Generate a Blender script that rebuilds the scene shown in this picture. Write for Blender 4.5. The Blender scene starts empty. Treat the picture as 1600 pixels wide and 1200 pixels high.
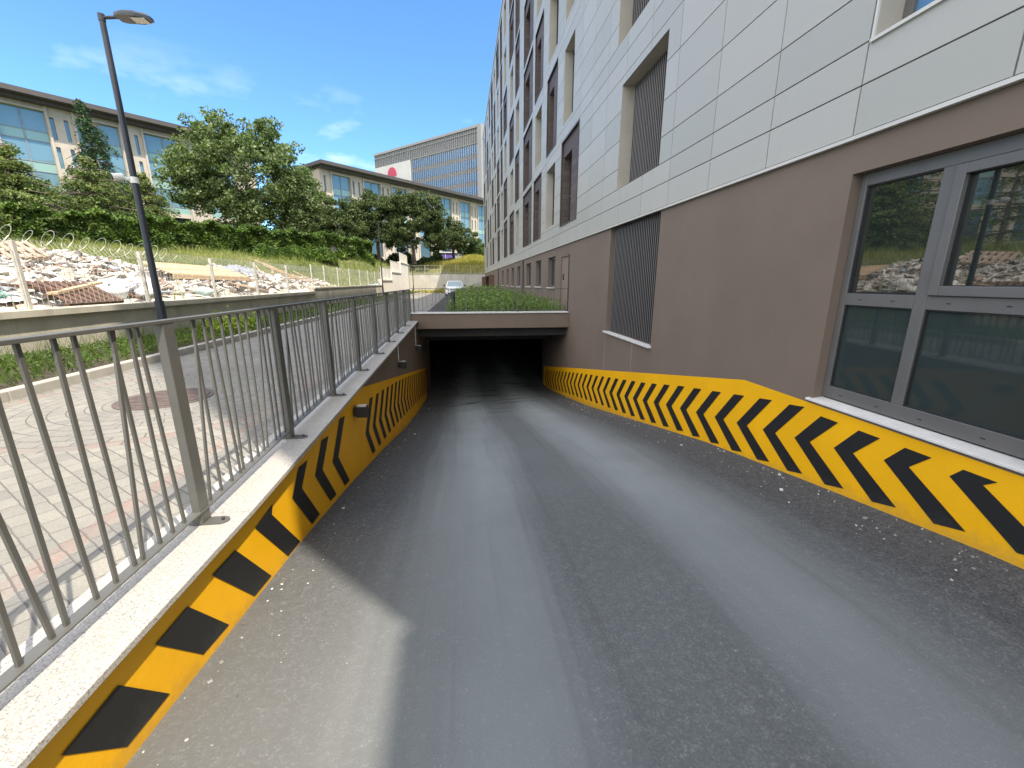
import bpy, math, random
import numpy as np
from mathutils import Vector, Matrix, Euler

R = math.radians
random.seed(7)
rng = np.random.default_rng(11)
scene = bpy.context.scene
COL = scene.collection

# ------------------------------------------------------------------ camera
cam = bpy.data.cameras.new('camera')
cam.sensor_fit = 'HORIZONTAL'
cam.sensor_width = 36.0
cam.lens = 36.0 * 645.0 / 1600.0
cam.clip_start = 0.05
cam.clip_end = 3000
camo = bpy.data.objects.new('camera', cam)
COL.objects.link(camo)
camo.location = (0, 0, 0)
camo.rotation_euler = (R(90 - 13.9317), 0, R(-6.6943))
scene.camera = camo

# ------------------------------------------------------------------ light
SUN_EL = 61.0
SUN_H = Vector((0.66, -0.75, 0)).normalized()
world = bpy.data.worlds.new('World')
scene.world = world
world.use_nodes = True
wn = world.node_tree
wn.nodes.clear()


def N(nt, typ, loc=(0, 0), **kw):
    n = nt.nodes.new(typ)
    for k, v in kw.items():
        if hasattr(n, k):
            setattr(n, k, v)
    return n


sky = N(wn, 'ShaderNodeTexSky')
sky.sky_type = 'NISHITA'
sky.sun_disc = False
sky.sun_elevation = R(SUN_EL)
sky.sun_rotation = math.atan2(SUN_H.x, SUN_H.y)
sky.altitude = 100
sky.air_density = 1.0
sky.dust_density = 0.4
sky.ozone_density = 3.0
wtc = N(wn, 'ShaderNodeTexCoord')
wmap = N(wn, 'ShaderNodeMapping')
wmap.inputs['Scale'].default_value = (1.0, 1.0, 2.6)
wnoise = N(wn, 'ShaderNodeTexNoise')
wnoise.inputs['Scale'].default_value = 5.5
wnoise.inputs['Detail'].default_value = 8
wnoise.inputs['Roughness'].default_value = 0.55
wr = N(wn, 'ShaderNodeMapRange')
wr.inputs['From Min'].default_value = 0.55
wr.inputs['From Max'].default_value = 0.78
wsep = N(wn, 'ShaderNodeSeparateXYZ')
wel = N(wn, 'ShaderNodeMapRange')
wel.inputs['From Min'].default_value = 0.37
wel.inputs['From Max'].default_value = 0.26
wmul = N(wn, 'ShaderNodeMath', operation='MULTIPLY')
wmul2 = N(wn, 'ShaderNodeMath', operation='MULTIPLY')
wmul2.inputs[1].default_value = 0.75
wmix = N(wn, 'ShaderNodeMixRGB')
wmix.inputs['Color2'].default_value = (4.6, 5.0, 5.4, 1)
bg = N(wn, 'ShaderNodeBackground')
bg.inputs['Strength'].default_value = 0.15
wo = N(wn, 'ShaderNodeOutputWorld')
L = wn.links.new
L(wtc.outputs['Generated'], wmap.inputs['Vector'])
L(wmap.outputs[0], wnoise.inputs['Vector'])
L(wnoise.outputs['Fac'], wr.inputs['Value'])
L(wtc.outputs['Generated'], wsep.inputs[0])
L(wsep.outputs['Z'], wel.inputs['Value'])
L(wr.outputs[0], wmul.inputs[0])
L(wel.outputs[0], wmul.inputs[1])
L(wmul.outputs[0], wmul2.inputs[0])
L(wmul2.outputs[0], wmix.inputs['Fac'])
# broken bright cloud, added out of view overhead and behind the viewer as fill light
wn2 = N(wn, 'ShaderNodeTexNoise')
wn2.inputs['Scale'].default_value = 2.6
wn2.inputs['Detail'].default_value = 7
L(wtc.outputs['Generated'], wn2.inputs['Vector'])
wdot = N(wn, 'ShaderNodeVectorMath', operation='DOT_PRODUCT')
wdot.inputs[1].default_value = (-0.22, -0.42, 0.88)
L(wtc.outputs['Generated'], wdot.inputs[0])
wd = N(wn, 'ShaderNodeMapRange')
wd.inputs['From Min'].default_value = 0.30
wd.inputs['From Max'].default_value = 0.55
L(wdot.outputs['Value'], wd.inputs['Value'])
wc = N(wn, 'ShaderNodeMapRange')
wc.inputs['From Min'].default_value = 0.40
wc.inputs['From Max'].default_value = 0.56
L(wn2.outputs['Fac'], wc.inputs['Value'])
wm3 = N(wn, 'ShaderNodeMath', operation='MULTIPLY')
L(wd.outputs[0], wm3.inputs[0])
L(wc.outputs[0], wm3.inputs[1])
wmixb = N(wn, 'ShaderNodeMixRGB')
wmixb.inputs['Color2'].default_value = (11.6, 10.9, 10.0, 1)
L(wm3.outputs[0], wmixb.inputs['Fac'])
wtint = N(wn, 'ShaderNodeMixRGB', blend_type='MULTIPLY')
wtint.inputs['Fac'].default_value = 1.0
wtint.inputs['Color2'].default_value = (0.55, 0.80, 0.98, 1)
L(sky.outputs[0], wtint.inputs['Color1'])
L(wtint.outputs[0], wmixb.inputs['Color1'])
L(wmixb.outputs[0], wmix.inputs['Color1'])
L(wmix.outputs[0], bg.inputs['Color'])
L(bg.outputs[0], wo.inputs['Surface'])

sd = bpy.data.lights.new('sun', 'SUN')
sd.energy = 3.5
sd.angle = R(0.6)
sd.color = (1.0, 0.90, 0.76)
so = bpy.data.objects.new('sun', sd)
COL.objects.link(so)
sdir = Vector((SUN_H.x * math.cos(R(SUN_EL)), SUN_H.y * math.cos(R(SUN_EL)), math.sin(R(SUN_EL))))
so.rotation_euler = sdir.to_track_quat('Z', 'Y').to_euler()
so.location = (20, -20, 40)

scene.view_settings.view_transform = 'Standard'
scene.view_settings.look = 'None'
scene.view_settings.exposure = 1.1
scene.view_settings.gamma = 1.0
scene.view_settings.use_curve_mapping = False
scene.cycles.max_bounces = 8


# ------------------------------------------------------------------ materials
def new_mat(name):
    m = bpy.data.materials.new(name)
    m.use_nodes = True
    nt = m.node_tree
    return m, nt, nt.nodes['Principled BSDF']


def ramp(nt, stops, interp='LINEAR'):
    r = nt.nodes.new('ShaderNodeValToRGB')
    r.color_ramp.interpolation = interp
    el = r.color_ramp.elements
    while len(el) > 1:
        el.remove(el[-1])
    for i, (p, c) in enumerate(stops):
        e = el[0] if i == 0 else el.new(p)
        e.position = p
        e.color = (*c, 1) if len(c) == 3 else c
    return r


def pos(nt):
    return nt.nodes.new('ShaderNodeNewGeometry').outputs['Position']


def noise(nt, vec, scale, detail=4, rough=0.6, stretch=None):
    if stretch:
        mp = nt.nodes.new('ShaderNodeMapping')
        mp.inputs['Scale'].default_value = stretch
        nt.links.new(vec, mp.inputs['Vector'])
        vec = mp.outputs[0]
    n = nt.nodes.new('ShaderNodeTexNoise')
    n.inputs['Scale'].default_value = scale
    n.inputs['Detail'].default_value = detail
    n.inputs['Roughness'].default_value = rough
    nt.links.new(vec, n.inputs['Vector'])
    return n.outputs['Fac']


def math_(nt, op, a, b=None, clamp=False):
    n = nt.nodes.new('ShaderNodeMath')
    n.operation = op
    n.use_clamp = clamp
    for i, v in enumerate((a, b)):
        if v is None:
            continue
        if isinstance(v, (int, float)):
            n.inputs[i].default_value = v
        else:
            nt.links.new(v, n.inputs[i])
    return n.outputs[0]


def maprange(nt, v, a, b, c=0.0, d=1.0, smooth=False):
    n = nt.nodes.new('ShaderNodeMapRange')
    if smooth:
        n.interpolation_type = 'SMOOTHSTEP'
    n.inputs['From Min'].default_value = a
    n.inputs['From Max'].default_value = b
    n.inputs['To Min'].default_value = c
    n.inputs['To Max'].default_value = d
    nt.links.new(v, n.inputs['Value'])
    return n.outputs[0]


def mixc(nt, fac, c1, c2, mode='MIX'):
    n = nt.nodes.new('ShaderNodeMixRGB')
    n.blend_type = mode
    for k, v in (('Fac', fac), ('Color1', c1), ('Color2', c2)):
        if isinstance(v, (int, float)):
            n.inputs[k].default_value = v
        elif isinstance(v, tuple):
            n.inputs[k].default_value = (*v, 1) if len(v) == 3 else v
        else:
            nt.links.new(v, n.inputs[k])
    return n.outputs[0]


def bump(nt, b, h, strength=0.3, dist=0.01):
    n = nt.nodes.new('ShaderNodeBump')
    n.inputs['Strength'].default_value = strength
    n.inputs['Distance'].default_value = dist
    nt.links.new(h, n.inputs['Height'])
    nt.links.new(n.outputs[0], b.inputs['Normal'])


def sep(nt, vec):
    n = nt.nodes.new('ShaderNodeSeparateXYZ')
    nt.links.new(vec, n.inputs[0])
    return n.outputs


def basic(name, col, rough=0.7, var=0.15, scale=3.0, metal=0.0, bumps=0.0, bscale=60, spec=0.5, stretch=None, streaks=0.0):
    m, nt, b = new_mat(name)
    p = pos(nt)
    f = noise(nt, p, scale, 5, 0.65, stretch)
    lo = tuple(c * (1 - var) for c in col)
    hi = tuple(min(1, c * (1 + var)) for c in col)
    r = ramp(nt, [(0.3, lo), (0.7, hi)])
    nt.links.new(f, r.inputs[0])
    c = r.outputs[0]
    if streaks:
        s = noise(nt, p, 2.2, 4, 0.6, (1.0, 1.0, 0.08))
        c = mixc(nt, maprange(nt, s, 0.52, 0.75, 0, streaks), c, tuple(v * 0.45 for v in col))
    nt.links.new(c, b.inputs['Base Color'])
    b.inputs['Roughness'].default_value = rough
    b.inputs['Metallic'].default_value = metal
    b.inputs['Specular IOR Level'].default_value = spec
    if bumps:
        bump(nt, b, noise(nt, p, bscale, 3, 0.6), bumps, 0.004)
    return m


def island(name, stops, rough=0.8, interp='LINEAR', trans=0.0, nscale=0.0, spec=0.3):
    m, nt, b = new_mat(name)
    g = nt.nodes.new('ShaderNodeNewGeometry')
    v = g.outputs['Random Per Island']
    if nscale:
        nz = noise(nt, g.outputs['Position'], nscale, 2, 0.5)
        v = math_(nt, 'ADD', math_(nt, 'MULTIPLY', v, 0.45), math_(nt, 'MULTIPLY', maprange(nt, nz, 0.3, 0.7), 0.55))
    r = ramp(nt, stops, interp)
    nt.links.new(v, r.inputs[0])
    nt.links.new(r.outputs[0], b.inputs['Base Color'])
    b.inputs['Roughness'].default_value = rough
    b.inputs['Specular IOR Level'].default_value = spec
    if trans:
        t = nt.nodes.new('ShaderNodeBsdfTranslucent')
        nt.links.new(mixc(nt, 1.0, r.outputs[0], (1.3, 1.5, 0.5), 'MULTIPLY'), t.inputs['Color'])
        mx = nt.nodes.new('ShaderNodeMixShader')
        mx.inputs[0].default_value = trans
        nt.links.new(b.outputs[0], mx.inputs[1])
        nt.links.new(t.outputs[0], mx.inputs[2])
        nt.links.new(mx.outputs[0], nt.nodes['Material Output'].inputs[0])
    return m


def mat_asphalt():
    m, nt, b = new_mat('asphalt')
    p = pos(nt)
    x, y, z = sep(nt, p)[:]
    fine = noise(nt, p, 85, 4, 0.85)
    mid = noise(nt, p, 24, 4, 0.8)
    big = noise(nt, p, 0.8, 4, 0.6)
    strk = noise(nt, p, 1.6, 3, 0.55, (1.2, 0.10, 0.10))
    strk2 = noise(nt, p, 7.0, 3, 0.6, (1.6, 0.05, 0.05))
    base = ramp(nt, [(0.36, (0.018, 0.020, 0.023)), (0.50, (0.056, 0.061, 0.067)), (0.60, (0.125, 0.131, 0.138)), (0.72, (0.40, 0.40, 0.39))])
    nt.links.new(math_(nt, 'ADD', math_(nt, 'MULTIPLY', fine, 0.7), math_(nt, 'MULTIPLY', mid, 0.3)), base.inputs[0])
    wx = math_(nt, 'ADD', x, math_(nt, 'MULTIPLY', math_(nt, 'SUBTRACT', strk, 0.5), 0.5))
    wx = math_(nt, 'ADD', wx, math_(nt, 'MULTIPLY', math_(nt, 'SUBTRACT', strk2, 0.5), 0.22))
    l1 = maprange(nt, math_(nt, 'ABSOLUTE', math_(nt, 'SUBTRACT', wx, 0.12)), 0.0, 0.85, 1, 0, True)
    l2 = maprange(nt, math_(nt, 'ABSOLUTE', math_(nt, 'SUBTRACT', wx, 1.62)), 0.0, 0.90, 1, 0, True)
    lane = math_(nt, 'MAXIMUM', math_(nt, 'MAXIMUM', l1, l2), maprange(nt, math_(nt, 'ABSOLUTE', math_(nt, 'SUBTRACT', wx, 0.85)), 0.5, 1.1, 0.36, 0, True))
    mottl = maprange(nt, big, 0.3, 0.7, 0.72, 1.0)
    grain = maprange(nt, math_(nt, 'ADD', fine, math_(nt, 'MULTIPLY', mid, 0.4)), 0.5, 0.85, 1.12, 0.62)
    dust = math_(nt, 'MULTIPLY', math_(nt, 'MULTIPLY', lane, mottl), 0.86)
    dust = math_(nt, 'MULTIPLY', dust, maprange(nt, y, 0.5, 5.0, 0.55, 1.0))
    dust = math_(nt, 'MULTIPLY', dust, grain, True)
    c = mixc(nt, dust, base.outputs[0], (0.325, 0.375, 0.385))
    # narrow tyre scrub lines inside the dark middle strip
    sc = maprange(nt, noise(nt, p, 5.5, 2, 0.5, (2.4, 0.06, 0.06)), 0.58, 0.75, 0, 0.22)
    c = mixc(nt, sc, c, (0.05, 0.055, 0.06))
    near = math_(nt, 'MULTIPLY', maprange(nt, y, 3.6, 1.4, 0, 0.42), maprange(nt, x, -0.1, -0.5, 0, 1))  # beige lift painted in to brighten the sunlit patch at near left
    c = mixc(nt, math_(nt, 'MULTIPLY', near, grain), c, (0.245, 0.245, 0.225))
    # paint drips and mortar flecks by both walls
    er = maprange(nt, x, 1.9, 2.9, 0, 1)
    el_ = maprange(nt, x, -0.7, -1.25, 0, 1)
    edge = math_(nt, 'MAXIMUM', er, el_)
    sp = noise(nt, p, 17, 5, 0.78)
    thr = maprange(nt, edge, 0, 1, 0.80, 0.705)
    spm = math_(nt, 'MULTIPLY', math_(nt, 'GREATER_THAN', sp, thr), math_(nt, 'GREATER_THAN', edge, 0.02))
    c = mixc(nt, math_(nt, 'MULTIPLY', spm, 0.8), c, (0.62, 0.63, 0.62))
    # damp stains where the ramp flattens
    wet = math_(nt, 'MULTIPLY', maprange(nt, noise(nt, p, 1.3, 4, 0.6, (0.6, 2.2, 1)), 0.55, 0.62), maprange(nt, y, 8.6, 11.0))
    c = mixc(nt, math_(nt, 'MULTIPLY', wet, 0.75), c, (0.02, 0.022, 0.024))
    crk = nt.nodes.new('ShaderNodeTexVoronoi')
    crk.feature = 'DISTANCE_TO_EDGE'
    crk.inputs['Scale'].default_value = 0.45
    nt.links.new(p, crk.inputs['Vector'])
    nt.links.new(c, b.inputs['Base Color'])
    b.inputs['Roughness'].default_value = 0.86
    bump(nt, b, math_(nt, 'ADD', fine, math_(nt, 'MULTIPLY', mid, 0.5)), 0.55, 0.008)
    return m


def mat_paving():
    m, nt, b = new_mat('block_paving')
    p = pos(nt)
    s = sep(nt, p)
    x, y = s[0], s[1]
    mp = nt.nodes.new('ShaderNodeMapping')
    mp.inputs['Rotation'].default_value = (0, 0, R(38))
    wob = nt.nodes.new('ShaderNodeTexNoise')
    wob.inputs['Scale'].default_value = 9
    nt.links.new(p, wob.inputs['Vector'])
    va = nt.nodes.new('ShaderNodeVectorMath')
    va.operation = 'MULTIPLY_ADD'
    nt.links.new(wob.outputs['Color'], va.inputs[0])
    va.inputs[1].default_value = (0.014, 0.014, 0)
    nt.links.new(p, va.inputs[2])
    nt.links.new(va.outputs[0], mp.inputs['Vector'])
    br = nt.nodes.new('ShaderNodeTexBrick')
    br.inputs['Scale'].default_value = 1.0
    br.inputs['Brick Width'].default_value = 0.165
    br.inputs['Row Height'].default_value = 0.095
    br.inputs['Mortar Size'].default_value = 0.0042
    br.inputs['Mortar Smooth'].default_value = 0.4
    br.inputs['Bias'].default_value = 0.0
    br.inputs['Color1'].default_value = (0.25, 0.242, 0.213, 1)
    br.inputs['Color2'].default_value = (0.195, 0.192, 0.173, 1)
    br.inputs['Mortar'].default_value = (0.17, 0.16, 0.15, 1)
    nt.links.new(mp.outputs[0], br.inputs['Vector'])
    # fan-laid rings of setts round the manhole
    dx = math_(nt, 'ADD', x, 3.35)
    dy = math_(nt, 'SUBTRACT', y, 4.9)
    d = math_(nt, 'SQRT', math_(nt, 'ADD', math_(nt, 'MULTIPLY', dx, dx), math_(nt, 'MULTIPLY', dy, dy)))
    ang = math_(nt, 'ARCTAN2', dy, dx)
    cb = nt.nodes.new('ShaderNodeCombineXYZ')
    nt.links.new(math_(nt, 'MULTIPLY', ang, 1.0), cb.inputs[0])
    nt.links.new(d, cb.inputs[1])
    br2 = nt.nodes.new('ShaderNodeTexBrick')
    br2.inputs['Scale'].default_value = 1.0
    br2.inputs['Brick Width'].default_value = 0.17
    br2.inputs['Row Height'].default_value = 0.13
    br2.inputs['Mortar Size'].default_value = 0.006
    br2.inputs['Mortar Smooth'].default_value = 0.4
    br2.inputs['Color1'].default_value = (0.245, 0.237, 0.208, 1)
    br2.inputs['Color2'].default_value = (0.2, 0.197, 0.177, 1)
    br2.inputs['Mortar'].default_value = (0.16, 0.15, 0.14, 1)
    nt.links.new(cb.outputs[0], br2.inputs['Vector'])
    inring = math_(nt, 'LESS_THAN', d, 1.55)
    c = mixc(nt, inring, br.outputs['Color'], br2.outputs['Color'])
    hgt = mixc(nt, inring, br.outputs['Fac'], br2.outputs['Fac'])
    ring = math_(nt, 'LESS_THAN', math_(nt, 'ABSOLUTE', math_(nt, 'SUBTRACT', d, 1.49)), 0.07)
    band = math_(nt, 'LESS_THAN', math_(nt, 'ABSOLUTE', math_(nt, 'ADD', x, 1.98)), 0.06)
    red = math_(nt, 'MAXIMUM', ring, band)
    c = mixc(nt, math_(nt, 'MULTIPLY', red, maprange(nt, noise(nt, p, 4, 3, 0.6), 0.35, 0.6, 0.1, 0.6)), c, (0.24, 0.155, 0.135))
    band2 = math_(nt, 'LESS_THAN', math_(nt, 'ABSOLUTE', math_(nt, 'ADD', x, 1.86)), 0.05)
    c = mixc(nt, math_(nt, 'MULTIPLY', band2, 0.6), c, (0.14, 0.14, 0.14))
    c = mixc(nt, 1.0, c, mixc(nt, maprange(nt, noise(nt, p, 1.1, 5, 0.65), 0.3, 0.7), (0.82, 0.82, 0.84), (1.12, 1.1, 1.06)), 'MULTIPLY')
    c = mixc(nt, 1.0, c, mixc(nt, maprange(nt, noise(nt, p, 90, 3, 0.7), 0.3, 0.7), (0.85, 0.85, 0.85), (1.15, 1.15, 1.15)), 'MULTIPLY')
    mort = mixc(nt, math_(nt, 'MULTIPLY', hgt, 0.6), c, (0.10, 0.095, 0.09))
    nt.links.new(mort, b.inputs['Base Color'])
    b.inputs['Roughness'].default_value = 0.8
    inv = math_(nt, 'SUBTRACT', 1.0, hgt)
    bump(nt, b, math_(nt, 'ADD', inv, math_(nt, 'MULTIPLY', noise(nt, p, 60, 3, 0.6), 0.3)), 0.6, 0.01)
    return m


def mat_granite():
    m, nt, b = new_mat('granite')
    p = pos(nt)
    v = nt.nodes.new('ShaderNodeTexVoronoi')
    v.inputs['Scale'].default_value = 230
    nt.links.new(p, v.inputs['Vector'])
    r = ramp(nt, [(0.0, (0.17, 0.165, 0.16)), (0.15, (0.31, 0.30, 0.28)), (0.5, (0.40, 0.385, 0.36)), (1.0, (0.50, 0.48, 0.45))])
    s = sep(nt, v.outputs['Color'])
    nt.links.new(s[0], r.inputs[0])
    c = mixc(nt, maprange(nt, noise(nt, p, 2.5, 5, 0.7), 0.45, 0.75, 0, 0.45), r.outputs[0], (0.42, 0.38, 0.31))
    nt.links.new(c, b.inputs['Base Color'])
    b.inputs['Roughness'].default_value = 0.55
    bump(nt, b, noise(nt, p, 200, 2, 0.6), 0.25, 0.003)
    return m


def mat_paint(name, col, dirt=0.35):
    m, nt, b = new_mat(name)
    p = pos(nt)
    s = sep(nt, p)
    f = noise(nt, p, 1.7, 5, 0.6)
    c = mixc(nt, maprange(nt, f, 0.35, 0.7, 0, 1), tuple(v * 0.9 for v in col), col)
    scuff = maprange(nt, noise(nt, p, 7, 6, 0.75), 0.62, 0.8, 0, dirt)
    c = mixc(nt, scuff, c, tuple(v * 0.55 for v in col))
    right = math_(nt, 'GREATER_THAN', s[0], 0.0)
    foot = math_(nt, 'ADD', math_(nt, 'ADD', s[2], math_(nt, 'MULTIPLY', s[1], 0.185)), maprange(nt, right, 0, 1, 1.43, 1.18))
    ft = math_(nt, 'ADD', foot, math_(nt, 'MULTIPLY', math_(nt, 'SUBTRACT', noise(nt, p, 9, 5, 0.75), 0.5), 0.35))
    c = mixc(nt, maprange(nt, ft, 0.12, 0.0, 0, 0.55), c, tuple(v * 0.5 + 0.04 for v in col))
    scr = noise(nt, p, 3.5, 5, 0.7, (1, 0.25, 6))
    c = mixc(nt, math_(nt, 'MULTIPLY', maprange(nt, scr, 0.66, 0.70), 0.4), c, tuple(v * 0.6 + 0.06 for v in col))
    spk = math_(nt, 'GREATER_THAN', noise(nt, p, 26, 2, 0.5), 0.79)
    c = mixc(nt, math_(nt, 'MULTIPLY', spk, 0.5), c, (0.25, 0.2, 0.12))
    nt.links.new(c, b.inputs['Base Color'])
    b.inputs['Roughness'].default_value = 0.5
    b.inputs['Specular IOR Level'].default_value = 0.35
    h = math_(nt, 'ADD', noise(nt, p, 120, 3, 0.6), math_(nt, 'MULTIPLY', noise(nt, p, 14, 3, 0.6), 1.5))
    bump(nt, b, h, 0.3, 0.004)
    return m


def mat_glass(name, col, rough=0.015, ior=1.65, wav=0.0):
    m, nt, b = new_mat(name)
    b.inputs['Base Color'].default_value = (*col, 1)
    b.inputs['Roughness'].default_value = rough
    b.inputs['IOR'].default_value = ior
    p = pos(nt)
    n = noise(nt, p, 0.7, 1, 0.4)
    bump(nt, b, n, 0.05 + wav, 0.02)
    return m


def mat_boards(name, col):
    m, nt, b = new_mat(name)
    p = pos(nt)
    s = sep(nt, p)
    fr = math_(nt, 'FRACT', math_(nt, 'MULTIPLY', s[2], 6.5))
    gap = math_(nt, 'LESS_THAN', fr, 0.09)
    idx = math_(nt, 'FLOOR', math_(nt, 'MULTIPLY', s[2], 6.5))
    wn_ = nt.nodes.new('ShaderNodeTexWhiteNoise')
    wn_.noise_dimensions = '1D'
    nt.links.new(idx, wn_.inputs['W'])
    c = mixc(nt, wn_.outputs['Value'], tuple(v * 0.8 for v in col), tuple(v * 1.2 for v in col))
    g = noise(nt, p, 14, 4, 0.6, (1, 0.2, 4))
    c = mixc(nt, maprange(nt, g, 0.35, 0.7, 0, 0.35), c, tuple(v * 0.5 for v in col))
    c = mixc(nt, math_(nt, 'MULTIPLY', gap, 0.7), c, (0.02, 0.018, 0.016))
    nt.links.new(c, b.inputs['Base Color'])
    b.inputs['Roughness'].default_value = 0.6
    return m


def mat_cladding():
    m, nt, b = new_mat('pale_cladding')
    g = nt.nodes.new('ShaderNodeNewGeometry')
    p = g.outputs['Position']
    v = g.outputs['Random Per Island']
    c = mixc(nt, v, (0.365, 0.372, 0.345), (0.425, 0.42, 0.395))
    f = noise(nt, p, 1.1, 5, 0.65)
    c = mixc(nt, maprange(nt, f, 0.4, 0.75, 0, 0.35), c, (0.39, 0.38, 0.355))
    f2 = noise(nt, p, 2.5, 4, 0.6, (1, 1, 0.12))
    c = mixc(nt, maprange(nt, f2, 0.58, 0.8, 0, 0.3), c, (0.33, 0.33, 0.325))
    nt.links.new(c, b.inputs['Base Color'])
    b.inputs['Roughness'].default_value = 0.42
    bump(nt, b, noise(nt, p, 90, 3, 0.6), 0.06, 0.003)
    return m


def mat_earth():
    m, nt, b = new_mat('earth_and_turf')
    p = pos(nt)
    f = noise(nt, p, 0.35, 6, 0.65)
    r = ramp(nt, [(0.3, (0.075, 0.095, 0.03)), (0.5, (0.14, 0.15, 0.055)), (0.62, (0.24, 0.2, 0.12)), (0.75, (0.12, 0.13, 0.05))])
    nt.links.new(f, r.inputs[0])
    c = mixc(nt, maprange(nt, noise(nt, p, 9, 4, 0.7), 0.4, 0.7, 0, 0.6), r.outputs[0], (0.10, 0.10, 0.045))
    nt.links.new(c, b.inputs['Base Color'])
    b.inputs['Roughness'].default_value = 0.95
    bump(nt, b, noise(nt, p, 12, 5, 0.7), 0.8, 0.1)
    return m


M = {}
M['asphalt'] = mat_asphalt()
M['paving'] = mat_paving()
M['granite'] = mat_granite()
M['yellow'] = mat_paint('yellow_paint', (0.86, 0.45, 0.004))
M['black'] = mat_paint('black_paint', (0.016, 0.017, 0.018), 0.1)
M['brown'] = basic('brown_render', (0.160, 0.123, 0.096), 0.75, 0.09, 0.9, bumps=0.22, bscale=130, streaks=0.05)
M['clad'] = mat_cladding()
M['joint'] = basic('joint_backing', (0.05, 0.05, 0.05), 0.9)
M['trim'] = basic('pale_metal_trim', (0.56, 0.56, 0.53), 0.35, 0.05)
M['reveal'] = basic('pale_reveal', (0.40, 0.375, 0.32), 0.6, 0.08, 2.0)
M['frame'] = basic('grey_aluminium', (0.135, 0.134, 0.132), 0.42, 0.06, 4.0, metal=0.25)
M['dframe'] = basic('dark_frame', (0.045, 0.043, 0.042), 0.5, 0.1)
M['pane'] = mat_glass('window_glass', (0.016, 0.022, 0.021), ior=2.1)
M['pane_low'] = mat_glass('lower_glass', (0.028, 0.041, 0.042), ior=1.6, rough=0.03)
M['pane_blue'] = mat_glass('blue_tinted_glass', (0.12, 0.22, 0.27), ior=1.8, rough=0.03)
M['pane_dblue'] = mat_glass('deep_blue_glass', (0.06, 0.19, 0.38), ior=1.9, rough=0.03)
M['spandrel'] = mat_glass('green_spandrel', (0.23, 0.36, 0.33), rough=0.12, ior=1.6)
M['boards'] = mat_boards('brown_boards', (0.105, 0.078, 0.07))
M['brownmetal'] = basic('brown_metal_panel', (0.10, 0.082, 0.078), 0.45, 0.1, 2)
M['sill'] = basic('white_marble_sill', (0.60, 0.60, 0.58), 0.5, 0.12, 8)
M['louver'] = basic('grey_louvre', (0.125, 0.12, 0.12), 0.45, 0.06, 5, metal=0.2)
M['dark'] = basic('dark_interior', (0.02, 0.02, 0.02), 0.95)
M['garage'] = basic('shade_dark_concrete', (0.035, 0.034, 0.033), 0.95, 0.2)  # concrete coloured near black to stand in for the unlit garage's darkness
M['conc'] = basic('weathered_concrete', (0.48, 0.45, 0.37), 0.88, 0.16, 1.6, bumps=0.4, bscale=40, streaks=0.6)
M['conc2'] = basic('pale_concrete', (0.50, 0.48, 0.43), 0.88, 0.12, 1.2, bumps=0.3, bscale=30, streaks=0.4)
M['kerb'] = basic('kerb_concrete', (0.36, 0.34, 0.30), 0.85, 0.12, 4, bumps=0.3, bscale=80)
M['rail'] = basic('grey_painted_steel', (0.118, 0.118, 0.108), 0.42, 0.08, 9, metal=0.15, bumps=0.05)
M['pole'] = basic('dark_painted_pole', (0.028, 0.034, 0.045), 0.4, 0.12, 6, metal=0.2)
M['wire'] = basic('galvanised_wire', (0.42, 0.42, 0.39), 0.4, 0.1, 9, metal=0.3)
M['post'] = basic('pale_fence_post', (0.48, 0.46, 0.41), 0.6, 0.15, 5)
M['stone'] = basic('beige_stone', (0.42, 0.37, 0.305), 0.8, 0.1, 0.6, streaks=0.1)
M['stone2'] = basic('beige_base_stone', (0.42, 0.36, 0.28), 0.8, 0.1, 0.6)
M['roofdk'] = basic('dark_roof_fascia', (0.06, 0.052, 0.046), 0.6, 0.15, 1)
M['towergrey'] = basic('tower_grey_panel', (0.27, 0.265, 0.265), 0.6, 0.06, 0.3)
M['towerwhite'] = basic('tower_white_panel', (0.50, 0.49, 0.48), 0.6, 0.04, 0.3)
M['fin'] = basic('tower_fin', (0.20, 0.215, 0.235), 0.5)
M['red'] = basic('red_emblem', (0.42, 0.03, 0.07), 0.5, 0.05)
M['white'] = basic('white_plastic', (0.72, 0.72, 0.70), 0.4, 0.05)
M['carwhite'] = basic('white_car_paint', (0.78, 0.79, 0.80), 0.18, 0.02)
M['tyre'] = basic('tyre_rubber', (0.02, 0.02, 0.02), 0.8)
M['chrome'] = basic('bright_metal', (0.5, 0.5, 0.5), 0.2, 0.05, metal=0.9)
M['lampglass'] = mat_glass('headlamp_glass', (0.25, 0.27, 0.3), 0.05)
M['blackpl'] = basic('black_plastic', (0.02, 0.02, 0.022), 0.5)
M['lens'] = basic('lamp_diffuser', (0.55, 0.54, 0.50), 0.3, 0.05)
M['bark'] = basic('bark', (0.11, 0.085, 0.065), 0.9, 0.25, 6, bumps=0.5, bscale=12)
M['earth'] = mat_earth()
M['iron'] = basic('cast_iron', (0.13, 0.10, 0.09), 0.7, 0.3, 12, metal=0.2, bumps=0.3)
M['purple'] = basic('purple_panel', (0.16, 0.11, 0.42), 0.5, 0.1, 1)
M['greypanel'] = basic('grey_site_panel', (0.42, 0.44, 0.46), 0.5, 0.1, 1)
M['wood'] = basic('raw_timber', (0.50, 0.36, 0.22), 0.8, 0.25, 6, stretch=(1, 1, 1))
M['wood2'] = basic('old_timber', (0.36, 0.27, 0.2), 0.85, 0.3, 7)
M['sheet'] = basic('white_sheet_metal', (0.68, 0.68, 0.64), 0.5, 0.08, 3)
M['turq'] = basic('turquoise_foam', (0.10, 0.50, 0.48), 0.6, 0.1, 5)
M['rust'] = basic('rusty_brown', (0.13, 0.07, 0.05), 0.85, 0.3, 6)
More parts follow.
